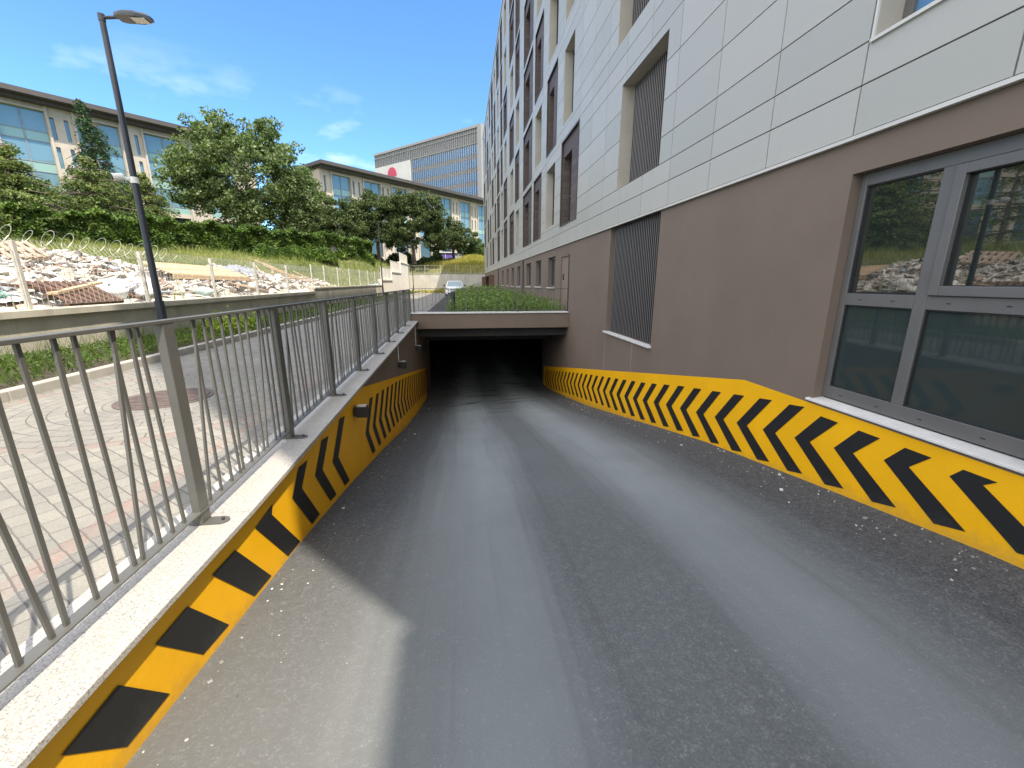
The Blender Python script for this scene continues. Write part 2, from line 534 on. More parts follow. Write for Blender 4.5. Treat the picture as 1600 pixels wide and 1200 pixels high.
M['soil'] = basic('planting_soil', (0.07, 0.055, 0.04), 0.95, 0.3, 6)
M['plane_leaf'] = island('plane_tree_leaf', [(0, (0.045, 0.075, 0.025)), (0.5, (0.10, 0.145, 0.05)), (1, (0.24, 0.29, 0.14))], 0.55, trans=0.3)
M['pine_leaf'] = island('umbrella_pine_needles', [(0, (0.026, 0.048, 0.016)), (0.5, (0.06, 0.09, 0.03)), (1, (0.12, 0.15, 0.05))], 0.7, trans=0.15)
M['cedar_leaf'] = island('cedar_needles', [(0, (0.03, 0.055, 0.02)), (0.45, (0.09, 0.13, 0.04)), (1, (0.24, 0.28, 0.085))], 0.7, trans=0.2, nscale=0.8)
M['fir_leaf'] = island('dark_fir_needles', [(0, (0.015, 0.04, 0.018)), (0.6, (0.04, 0.085, 0.035)), (1, (0.08, 0.14, 0.05))], 0.7, trans=0.15)
M['ivy'] = island('ivy_leaf', [(0, (0.025, 0.05, 0.012)), (0.5, (0.07, 0.125, 0.025)), (1, (0.20, 0.28, 0.05))], 0.5, trans=0.25, nscale=1.3)
M['grass'] = island('long_grass', [(0, (0.09, 0.12, 0.03)), (0.5, (0.2, 0.24, 0.07)), (0.85, (0.33, 0.33, 0.12)), (1, (0.42, 0.36, 0.18))], 0.8, trans=0.3, nscale=0.25)
M['ygrass'] = island('dry_yellow_grass', [(0, (0.22, 0.23, 0.05)), (0.5, (0.42, 0.38, 0.09)), (1, (0.55, 0.46, 0.16))], 0.8, trans=0.3)
M['weed'] = island('verge_weed', [(0, (0.03, 0.06, 0.015)), (0.6, (0.10, 0.16, 0.03)), (1, (0.24, 0.30, 0.05))], 0.7, trans=0.3, nscale=0.6)
M['bed'] = island('bed_plant', [(0, (0.04, 0.085, 0.02)), (0.6, (0.13, 0.21, 0.05)), (1, (0.34, 0.42, 0.14))], 0.7, trans=0.3)
M['rubble'] = island('mixed_rubble', [(0, (0.66, 0.64, 0.60)), (0.32, (0.5, 0.48, 0.45)), (0.5, (0.74, 0.73, 0.72)), (0.60, (0.42, 0.38, 0.32)), (0.72, (0.33, 0.29, 0.24)), (0.8, (0.5, 0.38, 0.32)), (0.86, (0.12, 0.1, 0.09)), (0.92, (0.34, 0.38, 0.44)), (0.96, (0.26, 0.17, 0.12))], 0.85, 'CONSTANT')
M['dust'] = basic('rubble_dust', (0.42, 0.39, 0.34), 0.95, 0.3, 3, bumps=0.6, bscale=20)

# ------------------------------------------------------------------ builders
ORG = {}


class MB:
    def __init__(self):
        self.v, self.f, self.m = [], [], []

    def quad(self, a, b, c, d, mi=0):
        n = len(self.v)
        self.v += [tuple(a), tuple(b), tuple(c), tuple(d)]
        self.f.append((n, n + 1, n + 2, n + 3))
        self.m.append(mi)

    def poly(self, pts, mi=0):
        n = len(self.v)
        self.v += [tuple(p) for p in pts]
        self.f.append(tuple(range(n, n + len(pts))))
        self.m.append(mi)

    def hexa(self, p, mi=0):
        # p: 8 corners, bottom 0-3 ccw, top 4-7 ccw
        n = len(self.v)
        self.v += [tuple(q) for q in p]
        for q in ((3, 2, 1, 0), (4, 5, 6, 7), (0, 1, 5, 4), (1, 2, 6, 5), (2, 3, 7, 6), (3, 0, 4, 7)):
            self.f.append(tuple(n + i for i in q))
            self.m.append(mi)

    def box(self, x0, x1, y0, y1, z0, z1, mi=0):
        self.hexa([(x0, y0, z0), (x1, y0, z0), (x1, y1, z0), (x0, y1, z0), (x0, y0, z1), (x1, y0, z1), (x1, y1, z1), (x0, y1, z1)], mi)

    def obox(self, c, s, rot, mi=0):
        mt = rot if isinstance(rot, Matrix) else Euler(rot).to_matrix()
        c = Vector(c)
        pts = []
        for z in (-1, 1):
            for x, y in ((-1, -1), (1, -1), (1, 1), (-1, 1)):
                pts.append(c + mt @ Vector((x * s[0] / 2, y * s[1] / 2, z * s[2] / 2)))
        self.hexa(pts, mi)

    def beam(self, p0, p1, w, h, mi=0, side=None):
        p0, p1 = Vector(p0), Vector(p1)
        d = (p1 - p0).normalized()
        s = Vector(side) if side else (d.cross(Vector((0, 0, 1))) if abs(d.z) < 0.95 else Vector((1, 0, 0)))
        s = (s - d * s.dot(d)).normalized()
        t = s.cross(d).normalized()
        s, t = s * w / 2, t * h / 2
        self.hexa([p0 - s - t, p0 + s - t, p0 + s + t, p0 - s + t, p1 - s - t, p1 + s - t, p1 + s + t, p1 - s + t], mi)

    def tube(self, p0, p1, r0, r1=None, n=10, mi=0, caps=True):
        r1 = r0 if r1 is None else r1
        p0, p1 = Vector(p0), Vector(p1)
        d = (p1 - p0).normalized()
        a = d.cross(Vector((0, 0, 1))) if abs(d.z) < 0.9 else d.cross(Vector((0, 1, 0)))
        a.normalize()
        b_ = d.cross(a)
        k = len(self.v)
        for p, r in ((p0, r0), (p1, r1)):
            for i in range(n):
                t = 2 * math.pi * i / n
                self.v.append(tuple(p + a * (r * math.cos(t)) + b_ * (r * math.sin(t))))
        for i in range(n):
            j = (i + 1) % n
            self.f.append((k + i, k + j, k + n + j, k + n + i))
            self.m.append(mi)
        if caps:
            self.f.append(tuple(k + i for i in reversed(range(n))))
            self.f.append(tuple(k + n + i for i in range(n)))
            self.m += [mi, mi]

    def path(self, pts, rad, n=8, mi=0):
        for i in range(len(pts) - 1):
            r0 = rad[i] if isinstance(rad, (list, tuple)) else rad
            r1 = rad[i + 1] if isinstance(rad, (list, tuple)) else rad
            self.tube(pts[i], pts[i + 1], r0, r1, n, mi)

    def prism(self, pts, ax, a, b, mi=0):
        # pts: 2d outline in the plane across axis ax, swept from a to b
        def P(u, v, w):
            return {'x': (w, u, v), 'y': (u, w, v), 'z': (u, v, w)}[ax]
        n = len(pts)
        k = len(self.v)
        for w in (a, b):
            self.v += [P(u, v, w) for u, v in pts]
        for i in range(n):
            j = (i + 1) % n
            self.f.append((k + i, k + j, k + n + j, k + n + i))
            self.m.append(mi)
        self.f.append(tuple(k + i for i in reversed(range(n))))
        self.f.append(tuple(k + n + i for i in range(n)))
        self.m += [mi, mi]

    def leaves(self, cen, size, up=0.0, asp=0.6):
        """many small rhombic leaves; cen (n,3), size (n,)"""
        cen = np.asarray(cen, float)
        n = len(cen)
        size = np.broadcast_to(np.asarray(size, float), (n,))
        nr = rng.normal(size=(n, 3))
        nr[:, 2] += up
        nr /= np.linalg.norm(nr, axis=1)[:, None]
        t = rng.normal(size=(n, 3))
        a = np.cross(nr, t)
        a /= np.linalg.norm(a, axis=1)[:, None]
        b = np.cross(nr, a)
        a *= size[:, None]
        b *= size[:, None] * asp
        vs = np.stack([cen - a, cen - b + nr * size[:, None] * .12, cen + a, cen + b - nr * size[:, None] * .12], 1).reshape(-1, 3)
        k = len(self.v)
        self.v += list(map(tuple, vs.tolist()))
        self.f += [(k + 4 * i, k + 4 * i + 1, k + 4 * i + 2, k + 4 * i + 3) for i in range(n)]
        self.m += [0] * n

    def blades(self, base, h, lean=0.3, w=0.02):
        base = np.asarray(base, float)
        n = len(base)
        h = np.broadcast_to(np.asarray(h, float), (n,))
        th = rng.uniform(0, 2 * np.pi, n)
        d = np.stack([np.cos(th), np.sin(th), np.zeros(n)], 1) * w
        ln = rng.normal(size=(n, 3)) * lean
        ln[:, 2] = 1
        tip = base + ln * h[:, None]
        vs = np.stack([base - d, base + d, tip], 1).reshape(-1, 3)
        k = len(self.v)
        self.v += list(map(tuple, vs.tolist()))
        self.f += [(k + 3 * i, k + 3 * i + 1, k + 3 * i + 2) for i in range(n)]
        self.m += [0] * n

    def build(self, name, mats, parent=None, smooth=False, bevel=0.0, weld=False):
        if not isinstance(mats, (list, tuple)):
            mats = [mats]
        o0 = ORG.get(parent.name, Vector((0, 0, 0))) if parent else Vector((0, 0, 0))
        va = np.array(self.v, float) - np.array(o0)
        me = bpy.data.meshes.new(name)
        me.from_pydata(va.tolist(), [], self.f)
        for m in mats:
            me.materials.append(m)
        if len(mats) > 1:
            me.polygons.foreach_set('material_index', self.m)
        if smooth:
            me.polygons.foreach_set('use_smooth', [True] * len(me.polygons))
        if weld:
            import bmesh
            bm = bmesh.new()
            bm.from_mesh(me)
            bmesh.ops.remove_doubles(bm, verts=bm.verts, dist=1e-4)
            bm.to_mesh(me)
            bm.free()
        me.update()
        ob = bpy.data.objects.new(name, me)
        COL.objects.link(ob)
        if parent:
            ob.parent = parent
            ORG[ob.name] = o0
        if bevel:
            bv = ob.modifiers.new('bevel', 'BEVEL')
            bv.width = bevel
            bv.segments = 2
            bv.limit_method = 'ANGLE'
        return ob


def tag(o, label=None, cat=None, group=None, kind=None):
    if label:
        o['label'] = label
    if cat:
        o['category'] = cat
    if group:
        o['group'] = group
    if kind:
        o['kind'] = kind
    return o


def root(name, loc, label, cat, group=None):
    o = bpy.data.objects.new(name, None)
    o.empty_display_size = 0.2
    COL.objects.link(o)
    o.location = loc
    ORG[o.name] = Vector(loc)
    return tag(o, label, cat, group)


def copy_tree(o, parent=None, off=None):
    c = o.copy()
    COL.objects.link(c)
    c.parent = parent
    if off is not None:
        c.location = Vector(o.location) + Vector(off)
    for ch in list(o.children):
        copy_tree(ch, c)
    return c


def lerp(x, xs, ys):
    return float(np.interp(x, xs, ys))


# ------------------------------------------------------------------ profiles of the place
WR = 2.95      # face of the brown wall on the right
XC = 2.92      # face of the pale cladding above it
WL = -1.26     # face of the ramp's left wall


def zl(y):
    return lerp(y, [-6, 0, 1.3, 2.9, 4.2, 6.2, 8.2, 10.5, 12.9, 14.5, 60], [-1.5, -1.62, -1.70, -1.90, -2.11, -2.50, -2.93, -3.33, -3.66, -3.75, -3.75])


def zr(y):
    return lerp(y, [-6, 0, 1.6, 2.9, 4.5, 6.3, 9.2, 11, 13.5, 14.5, 60], [-1.42, -1.44, -1.49, -1.68, -1.93, -2.30, -2.90, -3.22, -3.62, -3.75, -3.75])


def zc(y):
    return -1.24 + max(0.0, y - 2.2) * 0.0237


# ------------------------------------------------------------------ ramp, street, ground
b = MB()
ys = list(np.arange(-6, 15.01, 0.25)) + [40.0]
nx = 10
for i in range(len(ys) - 1):
    for j in range(nx):
        def P(y, k):
            t = k / nx
            x = WL - 0.03 + (WR + 0.03 - WL + 0.03) * t
            crown = 0.0
            return (x, y, zl(y) * (1 - t) + zr(y) * t + crown)
        b.quad(P(ys[i], j), P(ys[i], j + 1), P(ys[i + 1], j + 1), P(ys[i + 1], j))
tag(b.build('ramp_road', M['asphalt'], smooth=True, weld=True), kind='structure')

b = MB()
rg = random.Random(9)
for i in range(1100):
    side_r = rg.random() < .6
    y = rg.uniform(.9, 12)
    o_ = abs(rg.gauss(0, .22)) + .01
    x = WR - .02 - o_ if side_r else WL + .02 + o_
    t = (x - WL) / (WR - WL)
    z = zl(y) * (1 - t) + zr(y) * t
    g_ = .002 + .007 * rg.random() ** 2 + (.012 if rg.random() < .03 else 0)
    b.obox((x, y, z + g_ * .25), (g_ * rg.uniform(.7, 1.8), g_ * rg.uniform(.7, 1.8), g_ * .6), (rg.uniform(-.4, .4), rg.uniform(-.4, .4), rg.uniform(0, 3)))
tag(b.build('grit', island('mortar_grit', [(0, (.5, .49, .46)), (.35, (.25, .245, .24)), (.65, (.6, .59, .56)), (.75, (.12, .12, .12))], .9, 'CONSTANT')),
    'pale mortar crumbs and grit lying along both edges of the ramp', 'grit', kind='stuff')

STREET_Z = -1.28


def zs(y):
    return lerp(y, [-60, 12, 30, 70], [-1.28, -1.28, -1.35, -1.42])


b = MB()
for y0, y1 in ((-6, 2), (2, 12), (12, 20), (20, 30), (30, 45), (45, 57)):
    b.quad((-5.0, y0, zs(y0)), (-1.5, y0, zs(y0)), (-1.5, y1, zs(y1)), (-5.0, y1, zs(y1)))
for y0, y1 in ((12, 20), (20, 30), (30, 45), (45, 57)):
    b.quad((-1.5, y0, zs(y0)), (WR, y0, zs(y0)), (WR, y1, zs(y1)), (-1.5, y1, zs(y1)))
tag(b.build('street', M['paving']), kind='structure')

b = MB()
b.quad((-60, -70, -1.5), (40, -70, -1.5), (40, -6, -1.5), (-60, -6, -1.5))
b.quad((-60, -70.0, -1.5), (-60, -6, -1.5), (-60.01, -6, -1.5), (-60.01, -70, -1.5))
tag(b.build('forecourt', M['asphalt']), kind='structure')


def sm(t):
    t = min(1, max(0, t))
    return t * t * (3 - 2 * t)


def hterr(x, y):
    """height of the ground beyond the boundary walls"""
    dl = -7.1 - x
    db = y - 57.0
    d = max(dl, 0) if y < 57 else math.hypot(max(dl, 0), max(db, 0))
    if x > -7.1 and y < 57:
        d = 0
    base = lerp(y, [0, 25, 45, 57, 60], [-0.6, -0.5, 0.1, 0.8, 0.9])
    up = lerp(y, [0, 35, 60, 80], [2.1, 2.1, 2.35, 2.4])
    h = base + (up - base) * sm(d / lerp(y, [0, 25, 38, 48, 57, 70], [26, 24, 12, 4.5, 4, 8]))
    h += 0.10 * math.sin(x * 0.9 + y * 0.5) * sm(d / 5) + 0.07 * math.sin(x * 0.35 - y * 1.3) * sm(d / 5)
    # mound of dry grass behind the end wall, by the building
    h += 0.9 * math.exp(-((x - 1.8) / 3.2) ** 2 - ((y - 63.5) / 3.0) ** 2)
    return h


b = MB()
gx = [-400, -200, -120, -80, -60] + list(np.arange(-50, -6.9, 1.2)) + [-7.1]
gx = sorted(set(round(v, 3) for v in gx))
gy = [-400, -150, -60, -30, -10] + list(np.arange(-4, 58, 1.6)) + list(np.arange(60, 84, 2)) + [100, 150, 250, 500, 1500]
gy = sorted(set(round(v, 3) for v in gy))
for i in range(len(gx) - 1):
    for j in range(len(gy) - 1):
        x0, x1, y0, y1 = gx[i], gx[i + 1], gy[j], gy[j + 1]
        b.quad((x0, y0, hterr(x0, y0)), (x1, y0, hterr(x1, y0)), (x1, y1, hterr(x1, y1)), (x0, y1, hterr(x0, y1)))
gx2 = [-7.1, -5, -3, -1, 1, 3, 5, 8, 12, 20, 40, 100, 400]
gy2 = [57.3, 58.5, 60, 61.5, 63, 64.5, 66, 68, 70, 74, 80, 100, 200, 500, 1500]
for i in range(len(gx2) - 1):
    for j in range(len(gy2) - 1):
        x0, x1, y0, y1 = gx2[i], gx2[i + 1], gy2[j], gy2[j + 1]
        b.quad((x0, y0, hterr(x0, y0)), (x1, y0, hterr(x1, y0)), (x1, y1, hterr(x1, y1)), (x0, y1, hterr(x0, y1)))
b.quad((3.3, -400, -1.6), (400, -400, -1.6), (400, 57.3, -1.6), (3.3, 57.3, -1.6))
tag(b.build('ground', M['earth'], smooth=True, weld=True), kind='structure')

# verge strip of soil between kerb and wall
b = MB()
b.quad((-6.93, -6, -1.2), (-5.12, -6, -1.2), (-5.12, 57, -1.3), (-6.93, 57, -1.3))
tag(b.build('verge_soil', M['soil']), kind='structure')
# kerb
b = MB()
y = -6.0
while y < 57:
    z0 = zs(y)
    b.box(-5.13, -4.99, y + 0.004, y + 0.996, z0 - 0.15, z0 + 0.115)
    y += 1.0
tag(b.build('street_kerb', M['kerb'], bevel=0.012), kind='structure')

# ------------------------------------------------------------------ ramp's left wall
rw = root('ramp_wall', (WL, 3, -1.8), 'low wall on the left of the ramp with granite coping and yellow black chevron band', 'retaining wall')
b = MB()
ys = [-6, 0, 2.2, 4, 6, 8, 10, 11.42]
for i in range(len(ys) - 1):
    y0, y1 = ys[i], ys[i + 1]
    a0, a1 = zc(y0) - 0.03, zc(y1) - 0.03
    b.quad((WL, y0, -4), (WL, y1, -4), (WL, y1, a1), (WL, y0, a0))
    b.quad((WL - 0.24, y1, -4), (WL - 0.24, y0, -4), (WL - 0.24, y0, a0), (WL - 0.24, y1, a1))
    b.quad((WL, y0, a0), (WL, y1, a1), (WL - .24, y1, a1), (WL - .24, y0, a0))
b.quad((WL, 11.42, -4), (WL, 15.2, -4), (WL, 15.2, -1.24), (WL, 11.42, -1.24))
b.quad((WL, -6, -4), (WL, -6, -1.27), (WL - .24, -6, -1.27), (WL - .24, -6, -4))
b.build('wall_face', M['brown'], rw)
b = MB()
y = -6.06
while y < 11.4:
    y1 = min(y + 1.38, 11.40)
    p = []
    for zz in (-0.03, 0):
        p += [(-1.58, y + 0.002, zc(y) + zz), (-1.20, y + .002, zc(y) + zz), (-1.20, y1 - .002, zc(y1) + zz), (-1.58, y1 - .002, zc(y1) + zz)]
    b.hexa(p)
    y = y1
b.build('coping', M['granite'], rw, bevel=0.003)


def bandL(y):
    return min(zc(y) - 0.031, -1.24 - 0.176 * (y - 4.98))


b = MB()
X1, X2 = WL + 0.004, WL + 0.008
ys = sorted(set([round(v, 3) for v in np.arange(-6, 13.4, 0.5)] + [4.9, 5.0, 5.1, 5.2, 13.4]))
for i in range(len(ys) - 1):
    y0, y1 = ys[i], ys[i + 1]
    b.quad((X1, y0, zl(y0) - .15), (X1, y1, zl(y1) - .15), (X1, y1, bandL(y1)), (X1, y0, bandL(y0)), 0)


def chevron(b, X, pts, flip=False):
    # non-convex outline: split as two quads at the tip
    b.poly([(X, p[0], p[1]) for p in (pts if not flip else pts[::-1])], 1)


# near blocks, cut off by the coping
near = [
    [(0.72, -1.39), (0.92, -1.385), (1.10, -1.66), (0.90, -1.63)],
    [(1.10, -1.40), (1.32, -1.39), (1.51, -1.66), (1.29, -1.635)],
    [(1.50, -1.40), (1.70, -1.40), (1.94, -1.73), (1.73, -1.695)],
    [(1.89, -1.39), (2.10, -1.40), (2.41, -1.81), (2.20, -1.78)],
    [(2.32, -1.41), (2.56, -1.39), (2.53, -1.45), (2.87, -1.88), (2.66, -1.85)],
]
for q in near:
    if len(q) == 4:
        chevron(b, X2, q)
    else:
        b.poly([(X2, *q[0]), (X2, *q[1]), (X2, *q[2])], 1)
        b.poly([(X2, *q[0]), (X2, *q[2]), (X2, *q[3]), (X2, *q[4])], 1)


def zt_l(y):
    return lerp(y, [2.8, 3.3, 3.75, 5.04, 6.25, 7.17, 8.53, 9.88, 13], [-1.50, -1.56, -1.64, -1.85, -2.01, -2.14, -2.36, -2.59, -3.13])


tipsL = [2.84, 3.30, 3.75] + [5.04 + 0.412 * i for i in range(20)]
for t in tipsL:
    z = zt_l(t)
    w = 0.18
    top = z + 0.355
    cap = bandL(t + 0.3) - (0.10 if t < 4 else 0.05)
    f = 1.0
    if top > cap:
        f = (cap - z) / 0.355
        f = max(f, 0.02)
    dt = 0.385 * f
    sl = (zt_l(t + .3) - zt_l(t - .1)) / .4
    dzs = w * sl
    # upper arm
    b.quad((X2, t, z), (X2, t + w, z + dzs), (X2, t + w + dt, z + 0.355 * f + dzs), (X2, t + dt, z + 0.355 * f), 1)
    b.quad((X2, t, z), (X2, t + 0.28, z - 0.39), (X2, t + .28 + w, z - 0.39 + dzs), (X2, t + w, z + dzs), 1)
b.build('painted_band', [M['yellow'], M['black']], rw)

# ------------------------------------------------------------------ wall lights on the ramp wall
def wall_light(y, z, label, top):
    r = root('wall_light', (WL + .01, y, z), label, 'wall light', 'box lights along the ramp wall')
    q = MB()
    q.box(WL + 0.012, WL + 0.035, y - 0.05, y + 0.05, z - 0.05, z + 0.05)
    q.build('back_plate', M['blackpl'], r)
    q = MB()
    q.box(WL + 0.035, WL + 0.155, y - 0.055, y + 0.055, z - 0.065, z + 0.06)
    q.build('lamp_body', M['blackpl'], r, bevel=0.006)
    q = MB()
    q.box(WL + 0.045, WL + 0.145, y - 0.045, y + 0.045, z + 0.061, z + 0.066)
    q.build('diffuser', M['lens'], r)
    if top:
        q = MB()
        q.tube((WL + 0.018, y, z + 0.05), (WL + 0.018, y, top), 0.009, n=8)
        q.build('conduit', M['white'], r)
    return r


wall_light(4.63, -1.42, 'black box light under the coping on the yellow band, nearest of the three', None)
wall_light(7.95, -1.54, 'black box light with short white conduit on the ramp wall, middle of three', zc(7.95) - .04)
wall_light(10.9, -1.68, 'small black box light with conduit on the brown wall beside the tunnel mouth', zc(10.9) - .04)

# ------------------------------------------------------------------ railing along the ramp
RX = -1.40
TOP = lambda y: -0.165 - max(0, y - 1) * 0.003
rr = root('ramp_railing', (RX, 2.13, zc(2.13)), 'long grey steel railing with slanting flat balusters on the granite coping', 'railing')
b = MB()
b.beam((RX, -1.5, TOP(-1.5) - .008), (RX, 11.42, TOP(11.42) - .008), 0.045, 0.016)
b.build('top_rail', M['rail'], rr, bevel=0.002)
BOT = lambda y: zc(y) + 0.075
b = MB()
for y0, y1 in ((-1.5, 2.2), (2.2, 11.42)):
    b.beam((RX, y0, BOT(y0)), (RX, y1, BOT(y1)), 0.052, 0.008)
b.build('bottom_rail', M['rail'], rr)
posts = [-1.44, -0.25, 0.94 - .02] + [2.13 + 1.165 * i for i in range(9)]
posts = [p for p in posts if p < 11.5]
for p in posts:
    b = MB()
    b.box(RX - 0.02, RX + 0.02, p - 0.038, p + 0.038, zc(p) + 0.008, TOP(p) - .016)
    po = b.build('post', M['rail'], rr, bevel=0.003)
    q = MB()
    n = 20
    pts = []
    for i in range(n):
        t = 2 * math.pi * i / n
        pts.append((RX + 0.03 + (0.045 * math.cos(t) + (0.055 if math.cos(t) > 0 else -0.055)), p + 0.036 * math.sin(t)))
    q.prism(pts, 'z', zc(p) + 0.001, zc(p) + 0.009)
    fl = q.build('base_plate', M['rail'], po)
    for dx in (-0.04, 0.10):
        q = MB()
        q.tube((RX + dx, p, zc(p) + 0.009), (RX + dx, p, zc(p) + 0.022), 0.009, n=6)
        q.build('anchor_bolt', M['dframe'], po)
pat = [(.085, .20), (.19, .185), (.30, .30), (.40, .33), (.455, .455), (.56, .56), (.655, .65), (.75, .75), (.80, .90), (.92, .915), (1.0, 1.0), (1.085, 1.06)]
nb = 0
rest = MB()
for i in range(len(posts)):
    p = posts[i]
    for k, (pb, pt) in enumerate(pat):
        jb, jt = random.uniform(-.012, .012), random.uniform(-.02, .02)
        if i % 2:
            jt += 0.02
        y0, y1 = p + pb + jb, p + pt + jt
        if y1 > 11.38 or y0 > 11.38:
            continue
        tgt = MB() if nb < 100 else rest
        tgt.beam((RX + random.uniform(-.004, .004), y0, BOT(y0) + .003), (RX, y1, TOP(y1) - .015), 0.010, 0.0155, side=(1, 0, 0))
        if nb < 100:
            if p > -1.0:
                tgt.build('baluster', M['rail'], rr)
                nb += 1
            else:
                rest.v += []
if rest.v:
    o = rest.build('far_balusters', M['rail'], rr)
    o['kind'] = 'stuff'

# ------------------------------------------------------------------ garage mouth
gm = root('garage_portal', (0.85, 11.5, -1.25), 'brown concrete lintel with grey coping over the dark garage mouth', 'garage entrance')
LY = 11.42
b = MB()
b.box(WL - .2, WR - .004, LY, LY + 0.3, -1.245, -0.845)
b.build('lintel', M['brown'], gm)
b = MB()
b.box(WL - .16, WR - .03, LY - .035, LY + 0.33, -0.842, -0.812)
b.build('coping', M['sill'], gm, bevel=0.004)
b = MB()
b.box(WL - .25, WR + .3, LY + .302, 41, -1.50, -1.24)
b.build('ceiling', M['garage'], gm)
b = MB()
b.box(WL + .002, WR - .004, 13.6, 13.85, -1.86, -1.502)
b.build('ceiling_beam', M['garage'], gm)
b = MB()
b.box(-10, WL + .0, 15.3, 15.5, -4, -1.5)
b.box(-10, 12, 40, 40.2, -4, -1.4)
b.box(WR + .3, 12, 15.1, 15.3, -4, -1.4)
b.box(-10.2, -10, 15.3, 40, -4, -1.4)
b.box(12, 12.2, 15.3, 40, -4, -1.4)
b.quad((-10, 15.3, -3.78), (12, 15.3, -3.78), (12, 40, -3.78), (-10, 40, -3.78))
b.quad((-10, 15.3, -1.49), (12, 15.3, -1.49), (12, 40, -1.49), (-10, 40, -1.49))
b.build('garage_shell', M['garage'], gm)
lt = root('ceiling_light', (0.95, 12.9, -1.55), 'unlit fluorescent batten under the ceiling just inside the garage mouth', 'ceiling light')
b = MB()
b.box(0.35, 1.5, 12.85, 12.97, -1.545, -1.503)
b.build('housing', M['white'], lt)
b = MB()
b.tube((0.38, 12.91, -1.565), (1.47, 12.91, -1.565), 0.016)
b.build('tube', M['lens'], lt)
cm = root('dome_camera', (-0.9, 11.95, -1.5), 'small round security camera under the lintel in the left corner of the garage mouth', 'camera')
b = MB()
b.tube((-.9, 11.95, -1.422), (-.9, 11.95, -1.45), .06, .06, 12)
for i in range(4):
    a0, a1 = R(22.5 * i), R(22.5 * (i + 1))
    b.tube((-.9, 11.95, -1.45 - .055 * math.sin(a0)), (-.9, 11.95, -1.45 - .055 * math.sin(a1)), .055 * math.cos(a0), max(.001, .055 * math.cos(a1)), 12)
b.build('dome', M['white'], cm, smooth=True)

# railing over the garage mouth
br_ = root('portal_railing', (0.85, LY + .12, -0.81), 'short grey railing with thin bars on the coping over the garage mouth', 'railing')
b = MB()
b.beam((WL - .12, LY + .12, -.185), (WR - .03, LY + .12, -.185), 0.03, 0.014)
b.build('top_rail', M['rail'], br_)
b = MB()
b.beam((WL - .12, LY + .12, -.755), (WR - .03, LY + .12, -.755), 0.03, 0.008)
b.build('bottom_rail', M['rail'], br_)
x = WL - .05
k = 0
while x < WR - .06:
    q = MB()
    if k % 12 == 0:
        q.box(x - .015, x + .015, LY + .10, LY + .14, -.81, -.19)
        q.build('post', M['rail'], br_)
    else:
        dx = [0, .05, 0, -.03, .06, 0][k % 6]
        q.beam((x, LY + .12, -.752), (x + dx, LY + .12, -.19), 0.009, 0.012)
        q.build('baluster', M['rail'], br_)
    x += 0.117
    k += 1

# bollard in front of the parked car
bo = root('bollard', (-0.27, 12.15, -1.28), 'dark post with a square cap standing behind the portal railing before the white car', 'bollard')
b = MB()
b.tube((-.27, 12.15, -1.28), (-.27, 12.15, -.40), .055, .055, 14)
b.build('shaft', M['pole'], bo, smooth=False)
b = MB()
b.box(-.33, -.21, 12.09, 12.21, -.40, -.27)
b.build('cap', M['pole'], bo, bevel=.01)

# planting bed
pb = root('planting_bed', (1.3, 14, -1.28), 'raised concrete planting bed behind the portal railing beside the brown wall', 'planter')
b = MB()
b.box(-0.5, WR - .004, 11.76, 35.5, -1.40, -0.93)
b.build('bed_body', M['kerb'], pb)
b = MB()
b.box(-0.40, WR - .01, 11.8, 35.4, -0.93, -0.88)
b.build('bed_soil', M['soil'], pb)
b = MB()
n = 26000
px = rng.uniform(-0.45, 2.9, n)
py = 11.85 + 23.5 * rng.uniform(0, 1, n) ** 1.6
hh = 0.27 + 0.14 * np.sin(px * 2.1 + py * .9) + 0.12 * np.sin(py * 2.3) + .10 * np.sin(px * 6.3 + 1) * np.sin(py * 4.1) + np.clip((py - 12) * .006, 0, .1)
hh *= np.clip((py - 11.7) * 1.2, .25, 1) * np.clip(1.35 - .25 * np.abs(px - 1.2), .5, 1.3)
pz = -0.9 + hh * rng.uniform(0.0, 1.0, n) ** 0.6
b.leaves(np.stack([px, py, pz], 1), rng.uniform(.02, .05, n), 0.6, .45)
m2 = 9000
px = rng.uniform(-0.45, 2.9, m2)
py = 11.85 + 23.5 * rng.uniform(0, 1, m2) ** 1.6
b.blades(np.stack([px, py, np.full(m2, -.9)], 1), rng.uniform(.15, .5, m2), .25, .008)
n = 500
px = rng.uniform(-0.4, 2.8, n)
py = 11.86 + 2.2 * rng.uniform(0, 1, n) ** 2
b.leaves(np.stack([px, py, -.62 + rng.uniform(-.12, .14, n)], 1), rng.uniform(.02, .035, n), 1.5, .9)
tag(b.build('bed_plants', M['bed']), 'low green ground cover plants filling the bed behind the portal railing', 'plants', kind='stuff')

# ------------------------------------------------------------------ right building
rb = root('long_building', (WR, 20, -1.3), 'tall building on the right with pale panel cladding above a brown ground floor', 'building')
Y_END = 55.0
joints_z = []
for k in range(-0, 11):
    for d in (0, .33, .61, .97, 1.44, 1.92):
        joints_z.append(round(1.05 + 2.45 * k + d, 3))
joints_z.append(28.0)
vj = [-1.9, -0.9, 0.1, 1.15, 2.18, 3.11, 4.03, 5.0, 6.0, 6.93]
while vj[-1] < Y_END - 1.2:
    vj.append(round(vj[-1] + 0.98, 3))
vj.append(Y_END)

